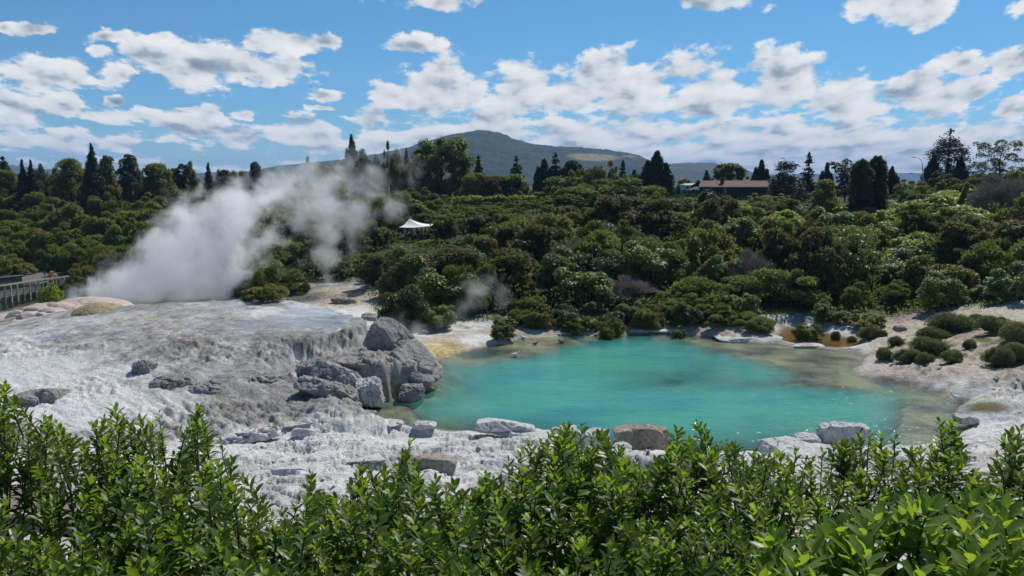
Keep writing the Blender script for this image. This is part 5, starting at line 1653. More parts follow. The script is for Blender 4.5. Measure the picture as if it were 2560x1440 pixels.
bz_ = math.atan2(bdir[1], bdir[0])
br = empty("footbridge", (*((BA + BB) / 2), 0.0)); O = np.array(br.location)
tag(br, "wooden footbridge with slatted railing at the left edge, people leaning on it", "bridge")
mb = MB(); a, b = bp(-6, 2.0, DECK - .08) - O, bp(blen + 1.5, 2.0, DECK - .08) - O; mb.bar(a, b, 3.7, .14); mb.build("deck", M_TIMBER, br)
mb = MB()
for k in range(7):
    mb.bar(bp(-6, .10 + .006 * (k % 2), DECK - .24 - .19 * k) - O, bp(blen * .63, .10 + .006 * (k % 2), DECK - .24 - .19 * k) - O, .05, .178)
mb.build("side_boards", M_TIMBER, br)
mb = MB(); mb.bar(bp(-6, -.03, DECK + 1.06) - O, bp(blen, -.03, DECK + 1.06) - O, .22, .13); mb.build("handrail", M_TIMBER_TOP, br)
mb = MB(); mb.bar(bp(-6, -.06, DECK - .03) - O, bp(blen, -.06, DECK - .03) - O, .10, .11); mb.build("bottom_rail", M_TIMBER_TOP, br)
s = -5.6; npk = int((blen + 5.4) / .13)
mb = MB()
for k in range(npk):
    ss = -5.9 + k * .13
    mb.bar(bp(ss, .05, DECK + .03) - O, bp(ss, .05, DECK + .98) - O, .07, .035)
mb.build("railing_slats", M_TIMBER, br)
k = 0
while s < blen + .05:
    mb = MB(); mb.bar(bp(s, -.14, DECK - (.75 if s < blen * .66 else .4)) - O, bp(s, -.14, DECK + 1.0) - O, .10, .10); mb.build("post", M_TIMBER_TOP if k % 3 else M_TIMBER, br)
    s += .62 * 1.13; k += 1
mb = MB(); mb.bar(bp(6.55, -.26, DECK + .78) - O, bp(7.6, -.26, DECK + .86) - O, .06, .10); mb.build("spare_plank", M_TIMBER_TOP, br)
mb = MB(); mb.tube([bp(6.25, -.2, -.1) - O, bp(6.25, -.2, DECK + .8) - O], .035, 6); mb.build("pipe", plain("rusty pipe", (.16, .075, .04), .8, .3), br)
pb = empty("control_box", bp(7.0, -.45, .05))
mb = MB(); mb.box((0, 0, .24), (.46, .26, .44), bz_); mb.build("cabinet", M_WHITEBOX, pb)
mb = MB(); c = -bnrm * .135; mb.box((c[0], c[1], .25), (.30, .012, .28), bz_); mb.build("door", plain("grey metal door", (.45, .46, .45), .5), pb)
tag(pb, "off-white box fixed low on the wooden footbridge's side", "box")
# far railing
fr_ = empty("timber_fence", (*XY(20, 82.0, 2.3), DECK - .1)); O2 = np.array(fr_.location)
FA, FB = XY(-40, 79.6, 2.3), XY(57, 83.2, 2.3); fd = (FB - FA); fl = float(np.linalg.norm(fd)); fd = fd / fl
mb = MB()
for k in range(int(fl / .12)):
    p = FA + fd * k * .12; mb.box((p[0] - O2[0], p[1] - O2[1], .53), (.085, .03, .95), math.atan2(fd[1], fd[0]))
mb.build("palings", M_TIMBER_DK, fr_)
mb = MB(); mb.bar(np.array([*FA, DECK + 1.04]) - O2, np.array([*FB, DECK + 1.04]) - O2, .16, .09); mb.build("rail", M_TIMBER_TOP, fr_)
tag(fr_, "far paling railing of the footbridge, behind the near one at the left edge", "fence")


def sheet(name, pts, z, mat, thick=.14):
    """a paved area with a real edge"""
    P = np.asarray(pts, float); n = len(P)
    v = np.concatenate([np.c_[P, np.full(n, z)], np.c_[P, np.full(n, z - thick)]])
    bmv = [list(range(n))]
    me = bpy.data.meshes.new(name)
    me.from_pydata(v.tolist(), [], [list(range(n))] + [[i, (i + 1) % n, n + (i + 1) % n, n + i][::-1] for i in range(n)])
    me.materials.append(mat); me.update()
    return link(name, me)


def pq(px, Y): return XY(px, Y, DECK)


tag(sheet("path", [pq(-60, 80.5), pq(186, 85.2), pq(200, 87), pq(150, 89), pq(118, 92), pq(120, 98), pq(100, 103), pq(60, 103), pq(40, 100), pq(52, 92), pq(55, 86.5), pq(-60, 84)], DECK + .02, M_ASPHALT, .6), kind="structure")
# the brown footpath below the viewpoint
M_FOOTPATH = plain("brown bound gravel", (.20, .165, .135), .95, .25, 20.0, .3)
w1 = [W(px, py, 1.15)[:2] for px, py in [(-300, 1235), (60, 1228), (300, 1262), (560, 1335), (520, 1400), (240, 1322), (60, 1300), (-300, 1310)]]
tag(sheet("path", w1, 1.32, M_FOOTPATH, .9), kind="structure")
kb = MB()
ks = [np.array([*W(px, py, 1.15)[:2], 1.36]) for px, py in [(-300, 1312), (60, 1302), (240, 1324), (520, 1402)]]
for a, b in zip(ks[:-1], ks[1:]): kb.bar(a, b, .14, .12)
tag(kb.build("kerb", plain("pale concrete kerb", (.42, .40, .36), .9)), kind="structure")


# ------------------------------------------------------------------ people
def skin_person(loc, yaw, shirt, legs, skin, hair, label, pose="stand", hat=None, scale=1.0, lean=.0, hairlen=.0, arms=((.18, .30, -.28), (.18, .30, -.28))):
    """one continuous body grown by the Skin modifier, clothed in material zones; x right, y forward"""
    root = empty("person", loc, yaw); root.scale = (scale,) * 3
    tag(root, label, "person")
    sit = pose == "sit"
    hipz = .50 if sit else .92
    J = {"pelvis": (0, 0, hipz), "waist": (0, .01 + lean * .15, hipz + .17), "chest": (0, .01 + lean * .5, hipz + .38), "neck": (0, lean * .7, hipz + .55), "skull": (0, .02 + lean * .85, hipz + .67), "crown": (0, .015 + lean * .9, hipz + .78)}
    R = {"pelvis": .155, "waist": .135, "chest": .155, "neck": .055, "skull": .088, "crown": .07}
    E = [("pelvis", "waist"), ("waist", "chest"), ("chest", "neck"), ("neck", "skull"), ("skull", "crown")]
    for sd, sgn, arm in (("l", -1, arms[0]), ("r", 1, arms[1])):
        J["sh" + sd] = (sgn * .19, lean * .5, hipz + .46); J["el" + sd] = (sgn * (.25), .06 + lean * .5 + arm[1] * .25, hipz + .20); J["wr" + sd] = (sgn * arm[0], arm[1] + lean * .5, hipz + .46 + arm[2]); J["ha" + sd] = (sgn * arm[0] * .9, arm[1] + .09 + lean * .5, hipz + .45 + arm[2])
        R.update({"sh" + sd: .07, "el" + sd: .046, "wr" + sd: .032, "ha" + sd: .036})
        E += [("chest", "sh" + sd), ("sh" + sd, "el" + sd), ("el" + sd, "wr" + sd), ("wr" + sd, "ha" + sd)]
        if sit:
            J["hp" + sd] = (sgn * .10, .06, hipz - .02); J["kn" + sd] = (sgn * .12, .44, hipz + .0); J["an" + sd] = (sgn * .12, .42, .08); J["to" + sd] = (sgn * .13, .58, .05)
        else:
            J["hp" + sd] = (sgn * .095, 0, hipz - .08); J["kn" + sd] = (sgn * .11, .02, .50); J["an" + sd] = (sgn * .115, -.01, .09); J["to" + sd] = (sgn * .13, .15, .045)
        R.update({"hp" + sd: .105, "kn" + sd: .062, "an" + sd: .045, "to" + sd: .042})
        E += [("pelvis", "hp" + sd), ("hp" + sd, "kn" + sd), ("kn" + sd, "an" + sd), ("an" + sd, "to" + sd)]
    names = list(J); idx = {n: i for i, n in enumerate(names)}
    me = bpy.data.meshes.new("person body")
    me.from_pydata([J[n] for n in names], [(idx[a], idx[b]) for a, b in E], [])
    tmp = bpy.data.objects.new("tmp", me); COL.objects.link(tmp)
    md = tmp.modifiers.new("skin", "SKIN"); md.use_smooth_shade = True
    tmp.modifiers.new("sub", "SUBSURF").levels = 2; tmp.modifiers[-1].render_levels = 2
    for n, sv in zip(names, me.skin_vertices[0].data):
        r = R[n]; sv.radius = (r, r * (.72 if n in ("pelvis", "waist", "chest") else 1)); sv.use_root = n == "pelvis"
    dg = bpy.context.evaluated_depsgraph_get()
    bm_ = bpy.data.meshes.new_from_object(tmp.evaluated_get(dg))
    bpy.data.objects.remove(tmp)
    nv = len(bm_.vertices); co = np.empty(nv * 3, np.float32); bm_.vertices.foreach_get("co", co); co = co.reshape(-1, 3)
    bm_.materials.clear()
    for m in (skin, shirt, legs): bm_.materials.append(m)
    bm_.update(calc_edges=True)
    mi = []
    for p in bm_.polygons:
        c = p.center
        z = c.z; far_arm = abs(c.x) > .215 and z < hipz + .30
        if z > hipz + .555: mi.append(0)
        elif z < hipz + .03 and not far_arm: mi.append(2)
        elif (abs(c.x) > .17 and z < hipz + .27 and not (z < hipz + .03)) or c.y > .25 + lean and z > hipz + .03: mi.append(0)
        else: mi.append(1)
    bm_.polygons.foreach_set("material_index", np.array(mi, np.int32))
    bm_.polygons.foreach_set("use_smooth", np.ones(len(mi), bool))
    link("body", bm_, root)
    hx, hy, hz = J["skull"]
    mb = MB(); mb.ball((hx, hy - .02, hz + .055), (.098, .105, .095), 12, 8)
    if hairlen: mb.ball((hx, hy - .06, hz - .03 - hairlen * .3), (.09, .06, .08 + hairlen * .5), 10, 7)
    mb.build("hair", hair, root, True)
    mb = MB()
    mb.ball((hx, hy + .092, hz + .005), (.014, .02, .02), 6, 5)
    for sgn in (-1, 1): mb.ball((hx + sgn * .088, hy, hz), (.012, .022, .032), 6, 5)
    mb.build("face", skin, root, True)
    if hat is not None:
        mb = MB(); mb.ball((hx, hy - .005, hz + .11), (.112, .118, .075), 12, 7); mb.tube([(hx, hy, hz + .085), (hx, hy, hz + .10)], [.185, .175], 14); mb.build("hat", hat, root, True)
    return root


SKIN = plain("skin", (.50, .30, .22), .6, .08); HAIR = plain("dark brown hair", (.045, .028, .018), .6, .2); HAIRL = plain("fair hair", (.30, .21, .12), .6, .2)
RED = plain("red cotton", (.42, .018, .022), .8, .1); WHITE = plain("white cotton", (.72, .73, .76), .8, .05); BLUE = plain("blue cotton", (.10, .19, .38), .8, .1)
NAVY = plain("navy cotton", (.02, .025, .05), .8, .1); PALEPINK = plain("pale pink cotton", (.66, .50, .45), .8, .06); KHAKI = plain("khaki canvas", (.42, .38, .27), .8, .08); GREYC = plain("grey cotton", (.25, .26, .28), .8, .1)
yaw = math.atan2(-bnrm[1], -bnrm[0]) - math.pi / 2
skin_person(bp(blen - 2.62, .42, DECK), yaw + .45, RED, WHITE, SKIN, HAIR, "person in a red shirt, white trousers and pale sun hat at the footbridge railing", hat=KHAKI, lean=.10, arms=((.2, .3, -.24), (.26, .34, -.22)))
skin_person(bp(blen - 2.02, .60, DECK), yaw - .35, PALEPINK, PALEPINK, SKIN, HAIR, "person with brown hair in pale clothes beside the red shirted person", hairlen=.10, lean=.06, arms=((.22, .32, -.2), (.2, .3, -.3)))
skin_person(bp(blen - 3.0, .75, DECK), yaw + .2, BLUE, NAVY, SKIN, HAIR, "person in a blue patterned top and black trousers, left of the red shirted person", scale=.93, lean=.05)

# ------------------------------------------------------------------ white shade sail over a viewing deck
PV = XY(1042, 109, 5.0); pz = D(1042, 582, 109)[2] - .95
pv = empty("pavilion", (PV[0], PV[1], pz)); O3 = np.array(pv.location)


def pvp(px, py, dy=0.0): return D(px, py, 109 + dy) - O3


M_SAIL = plain("white sailcloth", (.80, .80, .79), .55, .02); M_STEELDK = plain("black painted steel", (.02, .02, .022), .5, .1)
pk = pvp(1023, 546.5, .6); lf = pvp(997, 567.5, -1.2); rt = pvp(1083, 560.0, .2); fr2 = pvp(1068, 565.5, -2.6); bk = pvp(1040, 560, 3.0); lf2 = pvp(1003, 566, 2.2)
N_ = 12
def patch(a, b, c, sag):
    V, F = [], []
    ids = {}
    for i in range(N_ + 1):
        for j in range(N_ + 1 - i):
            u_, v_ = i / N_, j / N_; w_ = 1 - u_ - v_
            p = a * w_ + b * u_ + c * v_
            t = w_ if w_ > 0 else 0
            p = p - np.array([0, 0, sag * 4 * t * (1 - t)]) - np.array([0, 0, .5 * sag * 4 * u_ * v_])
            ids[(i, j)] = len(V); V.append(p)
    for i in range(N_):
        for j in range(N_ - i):
            F.append([ids[(i, j)], ids[(i + 1, j)], ids[(i, j + 1)]])
            if i + j < N_ - 1: F.append([ids[(i + 1, j)], ids[(i + 1, j + 1)], ids[(i, j + 1)]])
    return np.array(V), F
mb = MB()
ring = [lf, fr2, rt, bk, lf2]
for i in range(5):
    V, F = patch(pk, ring[i], ring[(i + 1) % 5], .24)
    mb.add(np.concatenate([V, V - np.array([0, 0, .025])]), None, F + [[a_ + len(V), c_ + len(V), b_ + len(V)] for a_, b_, c_ in F])
mb.build("sail", M_SAIL, pv, True)
for (px, py, dy, top) in [(1076, 592, -.6, 541), (1005, 592, -1.0, 567), (1064, 590, 2.5, 563), (1019, 590, 2.5, 560)]:
    mb = MB(); a = pvp(px, py, dy); b = pvp(px, top, dy); a[2] = -1.6; mb.tube([a, b], .085 if top == 541 else .06, 8); mb.build("post", M_STEELDK, pv, True)
mb = MB(); a = pvp(1023, 546.5, .6); mb.tube([a, a + np.array([-.32, 0, .32])], .018, 5); mb.build("stay_wire", M_STEELDK, pv)
dk0, dk1 = pvp(1006, 588, 0), pvp(1074, 588, 0)
mb = MB(); mb.box(((dk0[0] + dk1[0]) / 2, .6, -.07), (dk1[0] - dk0[0] + .5, 4.4, .14)); mb.build("deck", M_TIMBER_DK, pv)
mb = MB()
for k in range(5): mb.box((dk0[0] + (dk1[0] - dk0[0]) * k / 4, -1.3, -1.0), (.16, .16, 1.8))
mb.build("stilts", M_STEELDK, pv)
mb = MB(); mb.box(((dk0[0] + dk1[0]) / 2, -1.6, .9), (dk1[0] - dk0[0] + .5, .07, .06))
mb.build("rail", M_TIMBER, pv)
mb = MB(); mb.box(((dk0[0] + dk1[0]) / 2 + .35, -1.56, .42), (dk1[0] - dk0[0] - .3, .05, .84)); mb.build("balustrade", M_DARKPAINT, pv)
mb = MB(); a = pvp(1012, 576, -1.7); mb.box((a[0], a[1], a[2]), (.42, .04, .52)); mb.build("banner", plain("light blue banner", (.12, .30, .50), .7, .1), pv)
tag(pv, "white peaked shade sail on black poles over a dark viewing deck in the scrub", "canopy")
for i, (px, dy, sh, ha, lab, pose, hr) in enumerate([
    (1028, .6, plain("coral cotton", (.62, .16, .13), .8), None, "standing person in a coral top under the white canopy", "stand", HAIR),
    (1032, -.7, plain("cream cotton", (.60, .45, .38), .8), None, "person in a cream top under the white canopy, in front of the coral one", "stand", HAIRL),
    (1042, .2, GREYC, None, "person in grey under the white canopy, middle of the group", "stand", HAIRL),
    (1047, -.8, NAVY, KHAKI, "person in navy with a pale hat at the canopy deck's rail", "stand", HAIR),
    (1054, .3, plain("tan cotton", (.40, .27, .17), .8), KHAKI, "person in tan with a pale hat, right part of the canopy deck", "stand", HAIRL),
    (1063, -.6, plain("dark red cotton", (.25, .02, .02), .8), None, "person in dark red at the right end of the canopy deck", "stand", HAIR),
]):
    p = pvp(px, 588, dy) + O3
    skin_person((p[0], 109 + dy, pz), math.pi + random.uniform(-.7, .7), sh, NAVY, SKIN, hr, lab, pose, ha, scale=.97 if i in (0, 2) else (.86 if i % 2 else .9))

# ------------------------------------------------------------------ hedge with picket fence on the rise
HY = 150.0
hz0 = D(1255, 512, HY)[2]
pf = empty("picket_fence", (XY(1290, HY - 2.2, 8)[0], HY - 2.2, hz0 - .5)); O4 = np.array(pf.location)
mb = MB()
x0, x1 = XY(1170, HY - 2.2, 8)[0], XY(1400, HY - 2.2, 8)[0]
x = x0
while x < x1: mb.box((x - O4[0], 0, .75), (.10, .03, 1.5 + .08 * math.sin(x * 9))); x += .24
mb.build("pickets", M_STEELDK, pf)
mb = MB(); mb.box(((x0 + x1) / 2 - O4[0], .04, 1.15), (x1 - x0, .05, .08)); mb.box(((x0 + x1) / 2 - O4[0], .04, .35), (x1 - x0, .05, .08)); mb.build("rails", M_STEELDK, pf)
tag(pf, "dark picket fence in front of the bright green vine hedge", "fence")
hd = empty("vine_hedge", (XY(1258, HY, 8)[0], HY, hz0 - .6)); O5 = np.array(hd.location)
g = np.random.default_rng(8)
lob = []
for i in range(46):
    px = 1142 + 228 * (i + g.random() * .8) / 46; xx = XY(px, HY, 8)[0] - O5[0]
    lob.append((xx, g.normal() * .5, 1.0 + .5 * g.random(), .75, .8, .65 + .35 * g.random()))
    lob.append((xx, g.normal() * .5, .5, .8, .9, .6))
link("foliage", crown_mesh("foliage", lob, 7000, .46, .22, M_BRIGHT, 6, "face", .7, core=.75), hd)
tag(hd, "long bright yellow green vine hedge on the rise below the big round tree", "hedge")

# ------------------------------------------------------------------ buildings
M_TILE = None
m, nt = new_mat("red brown roof tiles"); T = NT(nt)
tcv = T.n("ShaderNodeTexCoord").outputs["Object"]
wv_ = T.n("ShaderNodeTexWave", bands_direction="Y"); T.put(wv_.inputs["Vector"], tcv); wv_.inputs["Scale"].default_value = 1.6; wv_.inputs["Distortion"].default_value = .4
tn = T.noise(tcv, 1.2, 6, .65)
c_ = T.ramp(tn, [(.3, (.075, .034, .022)), (.5, (.13, .060, .040)), (.7, (.20, .105, .075))])
p = T.principled(Base_Color=c_, Roughness=.9); T.put(p.inputs["Normal"], T.bump(wv_.outputs[1], .6, .05)); T.out(p.outputs[0]); M_TILE = m
M_BRICK = plain("orange brick", (.30, .13, .08), .9, .2, 5.0, .3)
M_GREENWALL = plain("dark green shed wall", (.012, .028, .024), .7, .15)
M_WALLWHITE = plain("white painted wall", (.62, .63, .64), .8, .05); M_GLASS = plain("dark window glass", (.03, .04, .05), .15, .1, spec=.8)
M_FASCIA = plain("white fascia board", (.70, .71, .72), .6, .04)
BY = 200.0


def bq(px, py, dy=0): return D(px, py, BY + dy)


hb = empty("house", (*XY(1830, BY, 8), D(1830, 490, BY)[2])); O6 = np.array(hb.location)
eL, eR = bq(1746, 466) - O6, bq(1985, 466) - O6; rL, rR = bq(1752, 451.5, 5) - O6, bq(1985, 451.5, 5) - O6
mb = MB()
th = np.array([0, 0, -.15]); bkL, bkR = eL + np.array([0, 10, 0]), eR + np.array([0, 10, 0])
ov = np.array([0, -.35, -.08])
mb.add([eL + ov, eR + ov, rR, rL, eL + ov + th, eR + ov + th, rR + th, rL + th], [[0, 1, 2, 3], [7, 6, 5, 4], [0, 4, 5, 1], [2, 6, 7, 3], [0, 3, 7, 4], [1, 5, 6, 2]])
mb.add([bkL, bkR, rR, rL, bkL + th, bkR + th, rR + th, rL + th], [[3, 2, 1, 0], [4, 5, 6, 7], [0, 1, 5, 4], [0, 4, 7, 3], [1, 2, 6, 5]])
roof = mb.build("roof", M_TILE, hb)
lo_ = bq(1720, 479) - O6                                 # low wing of the roof running down on the left
mb = MB(); mb.add([eL + ov, eL + ov + np.array([0, 4, 0]), lo_ + np.array([0, 4, 0]), lo_, eL + ov + th, eL + ov + np.array([0, 4, 0]) + th, lo_ + np.array([0, 4, 0]) + th, lo_ + th],
                  [[3, 2, 1, 0], [4, 5, 6, 7], [0, 1, 5, 4], [1, 2, 6, 5], [2, 3, 7, 6], [3, 0, 4, 7]]); mb.build("roof", M_TILE, hb)
wz0 = -1.0
mb = MB(); mb.box(((eL[0] + eR[0]) / 2, 4.9, (eL[2] + wz0) / 2 - .1), (eR[0] - eL[0] - .6, 9.4, eL[2] - wz0 - .2)); mb.build("wall", M_GREENWALL, hb)
mb = MB(); mb.box(((eL[0] + eR[0]) / 2, -.42, eL[2] - .10), (eR[0] - eL[0], .06, .16)); mb.build("fascia", M_FASCIA, hb)
cpx = bq(1813, 466) - O6
mb = MB(); mb.box((cpx[0], .02, (cpx[2] + wz0) / 2 - .1), (.75, .35, cpx[2] - wz0 - .35)); mb.build("brick_pier", M_BRICK, hb)
ch = bq(1805, 458, 2.2) - O6
mb = MB(); mb.box((ch[0], 2.2, ch[2] + .35), (.75, .75, 2.0)); chm = mb.build("chimney", plain("dark sooty brick", (.07, .035, .03), .9, .3), roof)
mb = MB(); mb.tube([(ch[0], 2.2, ch[2] + 1.3), (ch[0], 2.2, ch[2] + 1.75)], .12, 8); mb.build("flue", M_STEELDK, roof)
gl_ = bq(1737, 474) - O6
mb = MB(); mb.add([bq(1733, 480) - O6, bq(1747, 480) - O6, bq(1746.5, 468.5) - O6, bq(1742, 468.3) - O6, bq(1736, 472.5) - O6] + [q + np.array([0, .4, 0]) for q in [bq(1733, 480) - O6, bq(1747, 480) - O6, bq(1746.5, 468.5) - O6, bq(1742, 468.3) - O6, bq(1736, 472.5) - O6]],
                 [[i, (i + 1) % 5, 5 + (i + 1) % 5, 5 + i][::-1] for i in range(5)], [[0, 1, 2], [0, 2, 3], [0, 3, 4], [5, 7, 6], [5, 8, 7], [5, 9, 8]])
mb.v[-1][:, 1] -= .75; mb.build("gable", M_FASCIA, hb)
tag(hb, "long low building with a red tiled roof and dark green wall at the tree line", "house")


def small_house(px, py_base, Y, wpx, wall_h, roof_h, roof_mat, label, nw=3, gable=False):
    p = D(px, py_base, Y); k = FPX / Y; w = wpx / k
    hh = empty("house", p)
    mb = MB(); mb.box((0, 0, wall_h / 2 - 1), (w, 6, wall_h + 2)); mb.build("wall", M_WALLWHITE, hh)
    mb = MB()
    if gable: mb.add([(-w / 2 - .3, -3.3, wall_h), (w / 2 + .3, -3.3, wall_h), (0, -3.3, wall_h + roof_h), (-w / 2 - .3, 3.3, wall_h), (w / 2 + .3, 3.3, wall_h), (0, 3.3, wall_h + roof_h)], [[0, 2, 5, 3][::-1], [1, 4, 5, 2], [0, 3, 4, 1]], [[0, 1, 2], [3, 5, 4]])
    else: mb.add([(-w / 2 - .3, -3.4, wall_h), (w / 2 + .3, -3.4, wall_h), (w / 2 - .6, 0, wall_h + roof_h), (-w / 2 + .6, 0, wall_h + roof_h), (-w / 2 - .3, 3.4, wall_h), (w / 2 + .3, 3.4, wall_h)], [[0, 1, 2, 3], [5, 4, 3, 2], [0, 4, 5, 1]], [[0, 3, 4], [1, 5, 2]])
    mb.build("roof", roof_mat, hh)
    for i in range(nw):
        xw = -w / 2 + w * (i + .5) / nw
        mb = MB(); mb.box((xw, -3.02, wall_h * .62), (w / nw * .62, .06, wall_h * .42)); wd_ = mb.build("window", M_FASCIA, hh)
        mb = MB(); mb.box((xw, -3.06, wall_h * .62), (w / nw * .54, .03, wall_h * .36)); mb.build("pane", M_GLASS, wd_)
    return tag(hh, label, "house")


small_house(1726, 478, 226, 40, 1.7, .5, plain("grey iron roof", (.33, .34, .36), .5, .1), "white house with a flat grey roof left of the red roofed building", 3)
small_house(1706, 464, 262, 14, 1.3, 1.1, plain("orange roof tiles", (.45, .15, .07), .85, .15), "white gabled house with an orange roof behind the white flat roofed house", 1, True)
# palisade fence below the buildings
pz0 = D(1720, 500, 168)[2]
pa = empty("palisade_fence", (XY(1722, 168, 8)[0], 168, pz0 - .4)); O7 = np.array(pa.location)
mb = MB(); x = XY(1688, 168, 8)[0]; xe = XY(1768, 168, 8)[0]
while x < xe: mb.box((x - O7[0], 0, 1.25), (.16, .04, 2.5 + .12 * math.sin(x * 7))); x += .19
mb.build("palings", M_DARKPAINT, pa)
mb = MB(); mb.box(((XY(1688, 168, 8)[0] + xe) / 2 - O7[0], .05, 2.0), (xe - XY(1688, 168, 8)[0], .06, .1)); mb.build("rail", M_STEELDK, pa)
tag(pa, "tall dark paling fence in front of the red roofed building's left end", "fence")

# ------------------------------------------------------------------ street lamps
M_LAMP = plain("grey galvanised steel", (.36, .38, .40), .45, .08, metal=.4)


def lamp(pole_px, py_top, Y, arm_px, arm_py, label, mat=M_LAMP):
    xy = XY(pole_px, Y, 10); z0 = ground_z(*xy); top = D(pole_px, py_top, Y); head = D(arm_px, arm_py, Y)
    o = empty("street_lamp", (xy[0], Y, z0 - .1)); O_ = np.array(o.location)
    b = top - O_; hpt = head - O_
    mb = MB(); mb.tube([(0, 0, 0), (0, 0, b[2] * .5), b], [.13, .10, .08], 8); mb.build("pole", mat, o, True)
    dxx = hpt[0] - b[0]; dzz = hpt[2] - b[2]
    arc = [b + np.array([dxx * (1 - math.cos(t * math.pi / 2)), 0, dzz * math.sin(t * math.pi / 2)]) for t in np.linspace(0, 1, 9)]
    mb = MB(); mb.tube(arc, .055, 7); mb.build("arm", mat, o, True)
    mb = MB(); mb.box(hpt + np.array([np.sign(dxx) * .25, 0, -.02]), (.75, .26, .13)); mb.build("lamp_head", M_STEELDK, o)
    return tag(o, label, "street lamp", "street lamps along the road behind the scrub")


lamp(1572, 402, 184, 1569, 395, "straight pale grey lamp post in front of the dark low tree row")
lamp(2306, 412, 182, 2287, 393, "curved street lamp standing clear against the clouds, left of the tallest dark tree")
lamp(2315, 460, 176, 2281, 433, "lower curved street lamp with its head against the blue hills on the right")
lamp(1965, 412, 188, 1958, 395, "street lamp peeking out above the layered cedar")
lamp(2018, 470, 184, 2031, 440, "curved grey street lamp in front of the lone spruce")

# ------------------------------------------------------------------ birds
M_BIRDW = plain("white feathers", (.78, .78, .78), .7, .04); M_BIRDD = plain("dark brown feathers", (.05, .045, .04), .7, .2); M_BEAK = plain("orange beak", (.5, .16, .04), .6)


def bird(px, py, z, rz, mat, label, s=1.0, legs=False, name="bird"):
    p = W(px, py, z)
    o = empty(name, p, rz); o.scale = (s,) * 3
    mb = MB(); zz = .14 if legs else .06
    mb.tube([(-.26, 0, zz + .06), (-.14, 0, zz + .03), (0, 0, zz + .02), (.11, 0, zz + .05), (.17, 0, zz + .14), (.20, 0, zz + .20), (.25, 0, zz + .20)], [.012, .07, .10, .075, .035, .042, .02], 9)
    mb.build("body", mat, o, True)
    mb = MB(); mb.tube([(.26, 0, zz + .197), (.33, 0, zz + .185)], [.014, .005], 5); mb.build("beak", M_BEAK, o)
    if legs:
        for sg in (-1, 1):
            mb = MB(); mb.tube([(.0, sg * .035, 0), (0, sg * .035, zz)], .009, 5); mb.build("leg", M_BEAK, o)
    return tag(o, label, "bird", "water birds on the pool")


bird(1338, 862, .0, .3, M_BIRDD, "dark duck on the shallow far left corner of the pool, left of two")
bird(1403, 858, .0, 2.6, M_BIRDD, "dark duck near the far shore, right of two")
bird(1288, 890, .0, .1, M_BIRDW, "white water bird on the pale shallows at the pool's left", 1.3)
bird(1308, 846, .0, 2.9, M_BIRDW, "white water bird close under the far shore's left rock shelf", 1.1)
bird(1490, 838, .02, .4, M_BIRDW, "white water bird at the far shore, nearest the middle", 1.0)
bird(2388, 1000, .42, 2.2, M_BIRDW, "white gull standing on the pool's right shore", 1.1, True)
# ------------------------------------------------------------------ leafy hedge right below the viewpoint
def front_leaf_mat(name, dark, light, trans, tw):
    m, nt = new_mat(name); T = NT(nt)
    leaf = T.attr("leaf"); young = T.attr("young")
    c = T.mix(T.mapr(leaf, 0, 1), dark, light)
    c = T.mix(T.math("MULTIPLY", young, .75), c, (.24, .34, .030))
    p = T.principled(Base_Color=c, Roughness=T.mapr(leaf, 0, 1, .36, .52)); p.inputs["Specular IOR Level"].default_value = .4
    tl = T.n("ShaderNodeBsdfTranslucent"); T.put(tl.inputs[0], T.mix(young, trans, tuple(min(1, x * 1.45) for x in trans)))
    mx = T.n("ShaderNodeMixShader"); mx.inputs[0].default_value = tw
    nt.links.new(p.outputs[0], mx.inputs[1]); nt.links.new(tl.outputs[0], mx.inputs[2]); T.out(mx.outputs[0])
    return m


M_FRONT = front_leaf_mat("fresh green hedge leaves", (.030, .066, .010), (.084, .140, .021), (.235, .37, .018), .44)
M_FRONTL = front_leaf_mat("light green hedge leaves", (.070, .130, .018), (.15, .22, .032), (.33, .47, .03), .45)
M_STEM = plain("grey brown stems", (.075, .060, .048), .85, .3, 20)
M_BERRY = plain("cream flower buds", (.42, .40, .22), .6, .15)
M_OLDLEAF = plain("orange dying leaf", (.48, .12, .03), .5, .2)

# leaf blade: 3 across x 5 along, folded on the midrib and curved; unit length along +x, normal +z
_ts = np.array([0, .22, .5, .78, 1.0]); _ws = np.array([.05, .34, .52, .38, .03])
_lv, _lf = [], []
for t_, w_ in zip(_ts, _ws):
    for sgn in (-1, 0, 1): _lv.append((t_, sgn * w_ * .42, abs(sgn) * w_ * .16 - .16 * t_ * t_ + .05 * t_))
for i in range(4):
    for j in range(2): _lf.append((i * 3 + j, (i + 1) * 3 + j, (i + 1) * 3 + j + 1, i * 3 + j + 1))
LV, LF = np.array(_lv), np.array(_lf)

FRONT_TOP = lerp_profile([(-200, 940), (0, 955), (30, 985), (50, 1060), (95, 1060), (110, 1035), (150, 1050), (185, 1120), (235, 1080), (262, 1030), (330, 1045), (400, 1050), (425, 1115), (465, 1060), (500, 1020), (520, 1075),
                          (570, 1150), (600, 1200), (640, 1255), (700, 1285), (745, 1255), (775, 1200), (800, 1225), (880, 1225), (905, 1160), (960, 1180), (985, 1150), (1022, 1105), (1045, 1185), (1150, 1225), (1200, 1200),
                          (1290, 1160), (1310, 1125), (1360, 1110), (1420, 1065), (1500, 1080), (1560, 1115), (1590, 1165), (1640, 1150), (1690, 1085), (1760, 1075), (1840, 1105), (1880, 1130), (1960, 1115),
                          (2040, 1150), (2090, 1105), (2150, 1085), (2210, 1100), (2290, 1115), (2330, 1085), (2385, 1058), (2405, 1130), (2440, 1180), (2490, 1130), (2540, 1080), (2600, 1050), (2800, 1060)])


